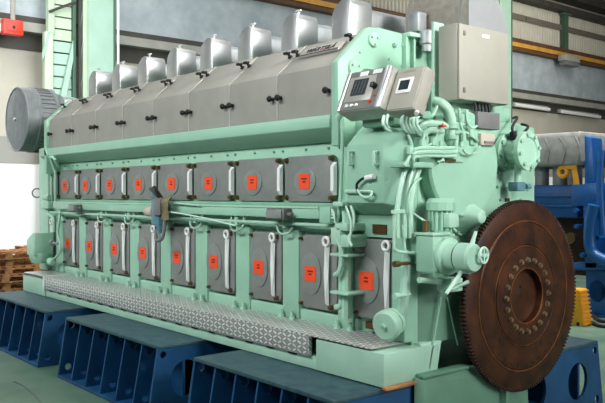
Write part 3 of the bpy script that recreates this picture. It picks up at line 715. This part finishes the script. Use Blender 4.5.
each('cable_gland', [M().cyl((-3.9, q0.y + .05 + .035 * i, q1.z), (-3.9, q0.y + .05 + .035 * i, q1.z - .06), .012, seg=8) for i in range(3)], RUBBER, jb)
b = M()
for i in range(4): q = Vector((-3.9, q0.y, q0.z - .02 - .03 * i)); b.tube([q, q + Vector((0, -.06, 0)), q + Vector((-.02, -.14, -.03)), q + Vector((-.06, -.22, .02))], .010)
obj('signal_cable', b, WIRE, E)
bl = []
for k, (pts, r) in enumerate(((((408, 135), (412, 146), (410, 156), (404, 166)), .012), (((424, 134), (422, 145), (418, 150)), .012), (((430, 120), (437, 130), (433, 142), (424, 147)), .010), (((459, 108), (460, 122), (463, 134), (461, 146)), .012), (((466, 110), (467, 122), (472, 128), (477, 126)), .010), (((455, 133), (464, 132), (470, 135), (478, 141)), .010), (((463, 150), (468, 154), (476, 152), (480, 146)), .009), (((412, 170), (420, 163), (436, 166), (446, 164)), .010), (((437, 106), (432, 116), (420, 120), (412, 128)), .012), (((442, 150), (443, 158), (438, 163)), .010), (((421, 178), (413, 186), (409, 200), (410, 216)), .009))):
    bl.append(M().tube([on_x(x, y, -3.84 if k not in (7, 10) else -3.9) for x, y in pts], r))
each('small_pipe', bl, GREEN_L, E)
each('pipe_union', [M().cyl(on_x(x, y, -3.84) - Vector((0, 0, .03)), on_x(x, y, -3.84) + Vector((0, 0, .03)), .026, seg=8) for x, y in ((410, 150), (422, 143), (461, 118), (463, 138), (433, 141), (470, 133))], GREEN, E)
# flanged water outlet
q = on_x(506, 152, GX + .02)
o = obj('water_outlet', M().lathe(q, (1, 0, 0), [(0, 0), (.165, 0), (.165, .04), (.105, .05), (.105, .18), (.165, .19), (.165, .23), (.12, .235), (.11, .225), (0, .225)], 32), GREEN_L, E)
bl = []
for k in range(8):
    a = 2 * PI * k / 8 + .2; d = Vector((0, math.cos(a) * .138, math.sin(a) * .138))
    bl.append(M().cyl(q + d + Vector((.04, 0, 0)), q + d + Vector((.065, 0, 0)), .02, seg=6)); bl.append(M().cyl(q + d + Vector((.17, 0, 0)), q + d + Vector((.252, 0, 0)), .018, seg=6))
each('flange_bolt', bl, GREEN, o)
obj('outlet_drain', M().cyl(q + Vector((.12, 0, -.1)), q + Vector((.12, 0, -.26)), .03, seg=12), GREEN_L, o)
z = q.z - .3; s_ = obj('pressure_sensor', M().box(GX + .08, GX + .18, q.y - .06, q.y + .06, z - .04, z + .04, .012).cyl((GX + .15, q.y + .1, z), (GX + .15, q.y + .16, z), .022), TEAL, E)
obj('data_plate', M().box(GX, GX + .01, q.y + .01, q.y + .07, z - .13, z - .10), PLATE, E)
b = M(); b.tube([q + Vector((.1, -.02, .1)), q + Vector((.12, -.08, .2)), q + Vector((.1, .02, .29)), q + Vector((0, .1, .3))], .012); b.tube([q + Vector((.1, .0, .1)), q + Vector((.14, .12, .21)), q + Vector((.02, .2, .25))], .012); b.cyl(q + Vector((.1, -.02, .09)), q + Vector((.1, -.04, .17)), .03, seg=10)
obj('sensor_lead', b, RUBBER, E)
q = on_x(470, 184, GX); obj('small_valve', M().cyl(q, q + Vector((.08, 0, 0)), .035, seg=12).cyl(q + Vector((.06, -.0, -.04)), q + Vector((.06, 0, .06)), .018).ring(q + Vector((.07, 0, -.02)), (1, 0, .2), .06, .01), GREEN_L, E)
obj('impulse_pipe', M().tube([on_x(476, 187, GX + .05), on_x(477, 193, GX + .08), on_x(472, 198, GX + .1), on_x(463, 204, GX + .1), on_x(456, 212, GX + .1)], .01), GREEN_L, E)
# cone shaped starter nose
q = on_x(460, 216, GX)
o = obj('cone_housing', M().lathe(q, (1, 0, 0), [(0, 0), (.158, 0), (.158, .03), (.142, .034), (.135, .05), (.052, .22), (.03, .23), (0, .23)], 36), GREEN_L, E)
bl = []
for k in range(12):
    a = 2 * PI * k / 12; d = Vector((.035, math.cos(a) * .15, math.sin(a) * .15)); bl.append(M().cyl(q + d, q + d + Vector((.015, 0, 0)), .010, seg=6))
each('flange_bolt', bl, GREEN, o)
# small electric motor on gearbox
X = -3.72
q = on_x(441, 213, X - .1); c = Vector((X - .1, q.y, 0))
zb = on_x(441, 235, X - .1).z; zt = on_x(441, 197, X - .1).z
o = obj('turning_motor', M().lathe((c.x, c.y, zb - .01), (0, 0, 1), [(0, 0), (.105, 0), (.105, .02), (.085, .03), (.085, zt - zb - .1), (.115, zt - zb - .09), (.115, zt - zb - .03), (.095, zt - zb), (0, zt - zb)], 12), GREEN, E)
b = M()
for k in range(16):
    a = 2 * PI * k / 16
    b.box(.08, .1, -.006, .006, zb + .04, zt - .1, mx=Matrix.Translation((c.x, c.y, 0)) @ Matrix.Rotation(a, 4, 'Z'))
obj('cooling_fin', b, GREEN_L, o)
obj('terminal_box', M().box(c.x + .04, c.x + .13, c.y - .06, c.y + .06, zb + .06, zb + .17, .012), GREEN_L, o)
q0 = on_x(433, 236, X); q1 = on_x(450, 272, X)
gb = obj('turning_gearbox', M().box(X - .17, X, q0.y, q1.y, q1.z, q0.z, .015).box(GX - .02, X - .16, q0.y + .05, q1.y, q1.z + .05, q0.z - .03, .01), GREEN, E)
obj('gearbox_lid', M().box(X - .18, X + .01, q0.y - .01, q1.y + .01, q0.z, q0.z + .02, .006), GREEN_L, gb)
q = on_x(447, 256, X)
cy = obj('shaft_cylinder', M().lathe((X - .02, q.y, q.z), (1, 0, 0), [(0, 0), (.14, 0), (.14, .05), (.105, .06), (.105, .14), (.097, .14), (.097, .152), (.107, .152), (.107, .26), (.095, .28), (0, .285)], 28), GREEN_L, E)
obj('seal_band', M().lathe((X + .118, q.y, q.z), (1, 0, 0), [(.0, 0), (.102, 0), (.102, .016), (0, .016)], 28), RUST_D, cy)
e = Vector((X + .26, q.y, q.z))
obj('hand_wheel', M().ring(e + Vector((.03, .06, .02)), (1, .1, 0), .055, .010, 20).cyl(e + Vector((-.04, .06, .02)), e + Vector((.04, .06, .02)), .018).tube([e + Vector((.03, .06, -.035)), e + Vector((.03, .06, .075))], .009).tube([e + Vector((.03, .005, .02)), e + Vector((.03, .115, .02))], .009), WIRE, cy)
a = on_x(476, 231, X + .18); c = on_x(472, 245, X + .16)
obj('upper_lever', M().cyl(c, a, .018, .012, seg=10), WIRE, cy)
a = on_x(463, 270, X + .16); c = on_x(446, 294, X + .16); d = on_x(464, 267, X + .16)
obj('lower_lever', M().cyl(a, c, .016, .014, seg=10).lathe(d + Vector((-.05, 0, 0)), (1, 0, 0), [(0, 0), (.05, 0), (.05, .1), (0, .1)], 14), WIRE, cy)
q0 = on_x(419, 280, X - .1); q1 = on_x(441, 282, X - .1); q2 = on_x(458, 283, X - .05)
obj('shift_linkage', M().cyl(q0, q1, .022, seg=10).box(X - .14, X - .0, q1.y, q2.y, q1.z - .07, q1.z + .03, .01).cyl(q1 + Vector((.1, 0, -.05)), q2 + Vector((.1, 0, .02)), .014), GREEN_L, E)
q = on_x(425.5, 224, -3.85)
obj('grease_fitting', M().cyl(q, q + Vector((0, 0, -.1)), .02, seg=10).cyl(q, q + Vector((0, 0, .025)), .026, seg=8), BRASS, E)
obj('grease_pipe', M().tube([q + Vector((0, -.0, .02)), on_x(420, 218, -3.9), on_x(414, 214, -3.95)], .008), WIRE, E)
# lower end cover with gussets and foot
obj('lower_end_cover', M().hull([(-4.02, 4.42, .74), (-4.02, 6.0, .75), (-4.02, 4.42, 1.5), (-4.02, 6.0, 1.5), (-3.93, 4.62, .75), (-3.93, 5.8, .75), (-3.93, 4.75, 1.4), (-3.93, 5.7, 1.4)]), GREEN_SHADE, E)
bl = []
for (x0, y0, x1, y1) in ((440, 297, 428, 368), (446, 297, 457, 345)):
    a, c = on_x(x0, y0, -3.92), on_x(x1, y1, -3.92); bl.append(M().hull([a, c, a + Vector((.01, 0, 0)), c + Vector((.01, 0, 0)), a + Vector((.0, .012, 0)), c + Vector((0, .012, 0)), a + Vector((.01, .012, 0)), c + Vector((.01, .012, 0))]))
each('gusset', bl, GREEN, E)
obj('end_foot', M().hull([(-3.89, 4.3, .1), (-3.84, 4.36, .1), (-3.89, 5.75, .1), (-3.84, 5.7, .1), (-3.89, 4.3, .72), (-3.84, 4.36, .7), (-3.84, 5.0, .62), (-3.84, 5.7, .3), (-3.89, 5.75, .72)], .006).box(-3.93, -3.83, 4.34, 4.9, .715, .74, .006).box(-3.89, -3.78, 5.3, 5.36, .1, .5, .006), GREEN_SHADE, E)

# flywheel ----------------------------------------------------------------------
FC = Vector((-3.75, 5.52, 1.25)); FR = .797
prof = [(0, -.06), (FR - .03, -.06), (FR - .022, -.05), (FR - .022, -.006), (FR - .035, 0), (FR * .795, 0), (FR * .785, -.006), (FR * .775, 0), (FR * .765, .006), (FR * .54, .006), (FR * .53, -.002), (FR * .52, -.002), (FR * .515, .014), (FR * .30, .022), (FR * .285, .01), (FR * .275, -.04), (FR * .24, -.045), (FR * .05, -.045), (.03, -.042), (0, -.042)]
fw = obj('flywheel', M().lathe(FC, (1, 0, 0), prof, 96), RUST, E, 'large rust brown flywheel')
b = M(); n = 150
poly = []
for k in range(n):
    a = 2 * PI * k / n
    for da, r in ((0, FR - .018), (.35, FR - .018), (.45, FR + .004), (.85, FR + .004)):
        aa = a + da * 2 * PI / n; poly.append((FC.y + r * math.cos(aa), FC.z + r * math.sin(aa)))
hole = [(FC.y + (FR - .03) * math.cos(2 * PI * k / (4 * n)), FC.z + (FR - .03) * math.sin(2 * PI * k / (4 * n))) for k in range(4 * n)]
t_ = bmesh.new(); xs = (FC.x - .056, FC.x - .008); N = len(poly)
rg = [[t_.verts.new((x, y, z)) for y, z in pp] for pp, x in ((hole, xs[0]), (poly, xs[0]), (poly, xs[1]), (hole, xs[1]))]
for A, B in zip(rg, rg[1:] + rg[:1]):
    for k in range(N): t_.faces.new((A[k], A[(k + 1) % N], B[(k + 1) % N], B[k]))
b._merge(t_); obj('ring_gear', b, RUST_D, fw)
obj('worn_ring', M().ring(FC + Vector((.002, 0, 0)), (1, 0, 0), FR * .785, .004, 96, 6), RUST_L, fw)
obj('worn_ring', M().ring(FC + Vector((.004, 0, 0)), (1, 0, 0), FR * .525, .003, 64, 6), RUST_L, fw)
obj('hub_lip', M().ring(FC + Vector((.016, 0, 0)), (1, 0, 0), FR * .29, .005, 64, 6), RUST_L, fw)
for k in range(20):
    a = 2 * PI * k / 20; d = Vector((.02, math.cos(a) * FR * .375, math.sin(a) * FR * .375))
    obj('hub_bolt', M().cyl(FC + d, FC + d + Vector((.008, 0, 0)), .026, seg=12).cyl(FC + d + Vector((.008, 0, 0)), FC + d + Vector((.026, 0, 0)), .019, seg=6), BOLT, fw)
bl = []
for k in range(36):
    a = 2 * PI * k / 36; d = Vector((.006, math.cos(a) * FR * .73, math.sin(a) * FR * .73)); bl.append(M().cyl(FC + d, FC + d + Vector((.003, 0, 0)), .012, seg=8))
for a in (1.3, 2.6, 3.9, 5.2, .1): d = Vector((.006, math.cos(a) * FR * .6, math.sin(a) * FR * .6)); bl.append(M().cyl(FC + d, FC + d + Vector((.003, 0, 0)), .022, seg=10))
for dz in (0, .07): bl.append(M().cyl(FC + Vector((-.045, 0, dz)), FC + Vector((-.039, 0, dz)), .014, seg=8))
each('drilled_hole', bl, BLACK, fw)
obj('hub_shaft', M().cyl(FC - Vector((.24, 0, 0)), FC - Vector((.05, 0, 0)), .3, seg=32), RUST_D, fw)

# ================================================================== BLUE SUPPORT BLOCKS
def support(x0, x1, ysign, label, yf=3.52, yb_=5.15, ribs=7):
    t = thing('support_block', label, 'support block', ((x0 + x1) / 2, (yf + yb_) / 2, 0), 'blue steel blocks under the engine')
    zt = .68
    slope = .10 * ysign
    obj('top_plate', M().box(x0, x1, min(yf, yb_), max(yf, yb_), zt - .035, zt - .004, .004), BLUE_TOP, t)
    obj('bottom_plate', M().box(x0, x1, min(yf - slope, yb_), max(yf - slope, yb_), 0, .03, .004), BLUE, t)
    yw = yf + .28 * ysign
    obj('web', M().box(x0 + .03, x1 - .03, min(yw, yw + .03 * ysign), max(yw, yw + .03 * ysign), .03, zt - .035), BLUE, t)
    obj('back_plate', M().box(x0 + .03, x1 - .03, min(yb_, yb_ - .03 * ysign), max(yb_, yb_ - .03 * ysign), .03, zt - .035), BLUE, t)
    L = [(yf, zt - .036), (yf - slope * .98, .03), (yb_, .03), (yb_, zt - .036)]
    def wallplate(xa, xb, big):
        # plate in YZ with a large round hole and small corner holes
        bm = bmesh.new()
        ytop, ybot = yf, yf - slope
        holes = [(yf + (.3 if ysign > 0 else .36) * ysign, .335, .165, .175), (yf + 1.05 * ysign, .345, .165, .175)] if big else []
        small_h = [(yf + .06 * ysign, .585, .036), (yf + .02 * ysign, .11, .04)]
        ed = []
        def loop(pts):
            vs = [bm.verts.new((xb, y, z)) for y, z in pts]
            for i in range(len(vs)): ed.append(bm.edges.new((vs[i], vs[(i + 1) % len(vs)])))
        loop(L)
        for cy_, cz_, a_, b_ in holes: loop([(cy_ + a_ * math.cos(2 * PI * i / 28), cz_ + b_ * math.sin(2 * PI * i / 28)) for i in range(28)])
        for cy_, cz_, r_ in small_h: loop([(cy_ + r_ * math.cos(2 * PI * i / 12), cz_ + r_ * math.sin(2 * PI * i / 12)) for i in range(12)])
        bmesh.ops.triangle_fill(bm, edges=ed, use_beauty=True)
        g = bmesh.ops.extrude_face_region(bm, geom=list(bm.faces))
        bmesh.ops.translate(bm, vec=(xa - xb, 0, 0), verts=[v_ for v_ in g['geom'] if isinstance(v_, bmesh.types.BMVert)])
        m_ = M(); m_._merge(bm); return m_
    obj('end_plate', wallplate(x1 - .03, x1, True), BLUE, t)
    obj('end_plate', wallplate(x0, x0 + .03, ysign < 0), BLUE, t)
    for k in range(1, ribs - 1):
        xx = x0 + (x1 - x0) * k / (ribs - 1)
        bm = bmesh.new(); ed = []
        def loop2(pts):
            vs = [bm.verts.new((xx, y, z)) for y, z in pts]
            for i in range(len(vs)): ed.append(bm.edges.new((vs[i], vs[(i + 1) % len(vs)])))
        loop2([(yf + .02 * ysign, zt - .036), (yf - slope * .9, .03), (yw, .03), (yw, zt - .036)])
        for cz in (.11, .56):
            cy_ = yf + (.05 if cz < .3 else .11) * ysign; loop2([(cy_ + .036 * math.cos(2 * PI * i / 12), cz + .036 * math.sin(2 * PI * i / 12)) for i in range(12)])
        bmesh.ops.triangle_fill(bm, edges=ed, use_beauty=True)
        g = bmesh.ops.extrude_face_region(bm, geom=list(bm.faces))
        bmesh.ops.translate(bm, vec=(.022, 0, 0), verts=[v_ for v_ in g['geom'] if isinstance(v_, bmesh.types.BMVert)])
        m_ = M(); m_._merge(bm); obj('rib', m_, BLUE, t)
    return t
support(-11.35, -9.16, 1, 'blue ribbed steel support block at far left under the engine base')
support(-8.55, -6.38, 1, 'middle blue ribbed steel support block with large round end hole')
support(-5.75, -3.92, 1, 'blue ribbed steel support block nearest the camera under the engine base')
support(-6.0, -3.9, -1, 'blue steel support block with oval hole behind the flywheel', 6.95, 5.6)

pk = thing('wood_shim', 'flat bare wood shim lying on the nearest blue block', 'shim', (-4.0, 4.1, .676))
obj('board', M().box(-4.05, -3.93, 3.95, 4.3, .677, .69).box(-3.91, -3.88, 3.95, 4.3, .677, .69) if False else M().box(-3.905, -3.86, 3.98, 4.3, .677, .70, .004), WOOD, pk)

# ================================================================== SECOND, BLUE ENGINE IN THE BACKGROUND
BY = 12.3
B0 = thing('blue_diesel_engine', 'bright blue partly covered diesel engine standing in the right background', 'engine', (-6.5, BY + .8, 0))
bx1 = on_y(578, 190, BY).x
zt_, zb_ = on_y(555, 185, BY).z, on_y(555, 218, BY).z
obj('side_duct', M().box(-15, bx1, BY, BY + .6, zb_, zt_, .06).box(-15, bx1 - .1, BY - .03, BY + .02, zt_ - .22, zt_ - .17, .012).box(-15, bx1 - .1, BY - .03, BY + .02, zt_ - .4, zt_ - .36, .012), BLUE_E, B0)
obj('engine_block', M().box(-15, bx1 + .15, BY + .61, BY + 2.2, .6, zt_ - .3, .03), RUST_D, B0)
def bpost(pts, y0, y1):
    P3 = [on_y(x, y, BY) for x, y in pts]; return M().hull([Vector((q.x, yy, q.z)) for q in P3 for yy in (y0, y1)], .012)
obj('end_post', bpost([(586, 136), (593, 138), (596, 193), (586, 193)], BY - .05, BY + .3), BLUE_E, B0)
obj('end_post', bpost([(594, 150), (606, 150), (606, 165), (594, 163)], BY + .3, BY + .8), BLUE_E, B0)
obj('cross_beam', bpost([(575, 185), (600, 183), (600, 206), (575, 206)], BY - .12, BY + .4), BLUE_E, B0)
obj('leg_post', bpost([(586, 200), (598, 198), (600, 268), (588, 268)], BY - .1, BY + .3), BLUE_E, B0)
obj('leg_post', bpost([(600, 170), (625, 170), (625, 270), (602, 270)], BY + .2, BY + .8), BLUE_E, B0)
obj('coolant_pipe', M().tube([on_y(594, 205, BY - .3), on_y(590, 225, BY - .3), on_y(590, 246, BY - .3), on_y(596, 256, BY - .3), on_y(612, 263, BY - .3)], .1, 14), BLUE_E, B0)
obj('coolant_pipe', M().tube([on_y(601, 150, BY - .2), on_y(600, 190, BY - .2), on_y(603, 235, BY - .2)], .055, 10), BLUE_E, B0)
bl = []; rnd = random.Random(5)
for k in range(12):
    q = on_y(583 + rnd.uniform(-5, 18), 205 + rnd.uniform(-8, 55), BY - .1); bl.append(M().cyl(q + Vector((0, .2, 0)), q + Vector((0, -.1, 0)), .04, seg=8))
each('bolt', bl, BLUE_E, B0)
q = on_y(573, 238, BY); obj('round_gauge', M().cyl(q, q + Vector((0, -.1, 0)), .1, seg=18), BRASS, B0)
obj('lower_shelf', bpost([(575, 262), (612, 262), (612, 270), (575, 270)], BY - .1, BY + .9), BLUE_E, B0)
zl_ = on_y(560, 165, BY - .2).z
bl = []
for px in (542, 560, 575): q = on_y(px, 178, BY + .35); bl.append(M().cyl((q.x, BY + .35, zt_ - .02), (q.x, BY + .35, zl_ - .01), .13, seg=14))
each('cylinder_stub', bl, ALU_D, B0)
# its stand
q0 = on_y(586, 270, BY); q1 = on_y(625, 270, BY)
stz = q0.z
sb_ = thing('blue_engine_stand', 'blue steel stand with round hole under the background engine', 'stand', ((q0.x + q1.x) / 2, BY + .4, 0))
bm = bmesh.new(); ed = []
def lp(pts):
    vs = [bm.verts.new((x, BY, z)) for x, z in pts]
    for i in range(len(vs)): ed.append(bm.edges.new((vs[i], vs[(i + 1) % len(vs)])))
lp([(q0.x, .02), (q1.x, .02), (q1.x, stz), (q0.x, stz)])
hc = on_y(597, 291, BY); lp([(hc.x + .15 * math.cos(2 * PI * i / 28), hc.z + .19 * math.sin(2 * PI * i / 28)) for i in range(28)])
bmesh.ops.triangle_fill(bm, edges=ed, use_beauty=True)
g = bmesh.ops.extrude_face_region(bm, geom=list(bm.faces)); bmesh.ops.translate(bm, vec=(0, .04, 0), verts=[v_ for v_ in g['geom'] if isinstance(v_, bmesh.types.BMVert)])
m_ = M(); m_._merge(bm); obj('face_plate', m_, BLUE_E, sb_)
obj('stand_box', M().box(q0.x, q1.x, BY + .5, BY + .54, .02, stz).box(q0.x, q0.x + .04, BY + .04, BY + .5, .02, stz), BLUE, sb_)
obj('foot_plate', M().box(q0.x - .1, q1.x, BY - .1, BY + .7, 0, .02), BLUE, sb_)
# tarpaulin over blue engine
tA = on_y(515, 138, BY - .2); tB = on_y(580, 133, BY - .2); zl = on_y(560, 165, BY - .2).z
tp = thing('grey_tarpaulin', 'grey sheet draped like a box over the top of the blue engine', 'cover', ((tA.x + tB.x) / 2, BY + .5, zl))
zt2 = tB.z + .03
tb = M().box(-13.5, tB.x, BY - .2, BY + 1.6, zl, zt2, .06, 2)
for v_ in tb.bm.verts: v_.co += Vector((rnd.uniform(-.02, .02), rnd.uniform(-.02, .02), rnd.uniform(-.015, .015)))
obj('sheet', tb, TARP, tp)
for k in range(3): obj('fold', M().tube([(tB.x - .05 - k * .3, BY - .21, zl + .02), (tB.x - .03 - k * .3 + rnd.uniform(-.1, .1), BY - .205, (zl + zt2) / 2), (tB.x - .1 - k * .3, BY - .2, zt2 - .08)], .012), TARP, tp)
# yellow clamp
q = on_y(569, 168, BY - .08)
t = thing('yellow_lifting_bracket', 'yellow lifting bracket with an eye below the grey sheet on the blue engine', 'bracket', (q.x, BY - .05, zt_))
a, c = on_y(564, 172, BY), on_y(580, 168, BY)
obj('eye_plate', M().ring((a.x + .03, BY - .08, a.z), (0, 1, 0), .08, .042, 20).box(a.x + .08, c.x - .01, BY - .11, BY - .05, c.z - .02, c.z + .05, .01), YELLOW, t)
obj('arm', M().hull([on_y(571, 168, BY - .1), on_y(577, 168, BY - .1), on_y(574, 186, BY - .1), on_y(580, 186, BY - .1), on_y(571, 168, BY + .0), on_y(577, 168, BY + .0), on_y(574, 186, BY + .0), on_y(580, 186, BY + .0)], .01), YELLOW, t)
# yellow chock
def floor_pt(px, py, z=.03):
    d = _ray(px, py); tt = (z - H) / d[2]; return Vector((d[0] * tt, d[1] * tt, z))
P = floor_pt(582, 325, 0); YP = P.y
t = thing('yellow_stop', 'yellow wedge shaped stop with ribbed edge on the floor behind the flywheel rim', 'wedge', (P.x, YP, 0))
a0, a1, a2, a3 = [on_y(x, y, YP) for x, y in ((568, 325), (588, 325), (583, 289), (574, 288))]
a0.z = 0.0; a1.z = 0.0
obj('wedge_plate', M().hull([Vector((p_.x, yy, p_.z)) for p_ in (a0, a1, a2, a3) for yy in (YP - .12, YP + .12)], .008), YELLOW, t)
bl = []
for i in range(9):
    p_ = a1.lerp(a2, i / 9 + .04); bl.append(M().box(p_.x - .05, p_.x + .02, YP - .13, YP + .13, p_.z, p_.z + .02))
each('tread_rib', bl, YELLOW, t)
# hoses on the floor
tag(obj('floor_hose', M().tube([floor_pt(*p_) for p_ in ((578, 324), (586, 321.5), (593, 323), (599, 325.5), (612, 327))], .03), RUBBER), 'black hose lying on the green floor beside the yellow wedge', 'hose')
tag(obj('floor_hose', M().tube([floor_pt(*p_) for p_ in ((612, 320), (602, 321), (596, 318), (594, 314.5), (600, 312), (612, 311))], .03), RUBBER), 'looped black hose on the green floor at the right edge', 'hose')
tag(obj('floor_cable', M().tube([floor_pt(*p_, .008) for p_ in ((14, 381), (24, 386), (36, 396), (48, 412))], .004), DGREY), 'thin dark cable on the green floor at lower left', 'cable')

# ================================================================== PALLETS
def pallet():
    b = M(); Lx, Ly = .8, 1.2
    for i in range(7): b.box(-Lx / 2, Lx / 2, -Ly / 2 + i * .183, -Ly / 2 + i * .183 + .1, .122, .144)
    for i in range(3): b.box(-Lx / 2 + i * .35, -Lx / 2 + i * .35 + .1, -Ly / 2, Ly / 2, .1, .122)
    for i in range(3):
        for j in range(3): b.box(-Lx / 2 + i * .35, -Lx / 2 + i * .35 + .1, -Ly / 2 + j * .53, -Ly / 2 + j * .53 + .14, .022, .1)
    for i in range(3): b.box(-Lx / 2 + i * .35, -Lx / 2 + i * .35 + .1, -Ly / 2, Ly / 2, 0, .022)
    return b
ords = ['lowest', 'second from the floor', 'third from the floor', 'fourth from the floor', 'third from the top', 'second from the top', 'topmost']
first = None
for s_i, (sx, sy, where) in enumerate(((-15.0, 4.9, 'in the left pallet stack'), (-15.9, 6.2, 'in the right pallet stack'))):
    for k in range(7):
        lab = 'brown wooden pallet, %s %s' % (ords[k], where)
        if first is None:
            first = obj('wooden_pallet', pallet(), WOOD); o = first
        else: o = first.copy(); COL.objects.link(o)
        o.location = (sx + random.uniform(-.04, .04), sy + random.uniform(-.04, .04), k * .1445); o.rotation_euler = (0, 0, random.uniform(-.05, .05))
        tag(o, lab, 'pallet', 'stacked wooden pallets')

# ================================================================== LIGHT
wd = bpy.data.worlds.new('w'); S.world = wd; wd.use_nodes = True
wd.node_tree.nodes['Background'].inputs[0].default_value = (.86, .93, 1, 1); wd.node_tree.nodes['Background'].inputs[1].default_value = .14
def area(name, loc, target, sx, sy, power, col=(1, 1, 1), spread=180):
    l = bpy.data.lights.new(name, 'AREA'); l.shape = 'RECTANGLE'; l.size = sx; l.size_y = sy; l.energy = power; l.color = col; l.spread = math.radians(spread)
    o = bpy.data.objects.new(name, l); COL.objects.link(o); o.location = loc
    o.rotation_euler = (Vector(target) - Vector(loc)).to_track_quat('-Z', 'Y').to_euler(); return o
area('roof_light', (-8, 6, 11), (-8, 6, 0), 12, 8, 450, (1, .98, .94))
area('key_light', (.2, 4.4, 5.8), (-4.2, 5.1, 2.85), 2.0, 2.4, 14, (1, .99, .96), 62)
area('far_light', (7, 5.5, 8), (-7.5, 5.2, 3.6), 3, 4, 140, (1, .99, .97), 40)
area('cover_reflection_light', (13, 12, 5.5), (-6, 5, 3.5), 9, 6, 420, (1, 1, 1), 120)  # added unseen light that gives the exhaust covers their white reflection
area('side_light', (-7.5, -1.0, 5.2), (-7.8, 4.6, 1.7), 11, 1.5, 175, (.97, 1, 1), 80)
area('wall_light', (-15, 4, 6.5), (-20, 5, 1.3), 3, 6, 460, (1, 1, 1))
area('upper_wall_light', (-14, 9, 10.5), (-20, 11, 6.5), 3, 12, 650, (.97, 1, 1))
area('hall_light', (-13, 26, 11), (-20, 26, 7), 4, 24, 2000, (1, .97, .9))
area('rear_light', (-7, 12, 9), (-7, 12.5, 2), 6, 3, 480, (1, 1, .97), 110)
S.view_settings.view_transform = 'Standard'; S.view_settings.look = 'None'; S.view_settings.exposure = 0
S.cycles.max_bounces = 6
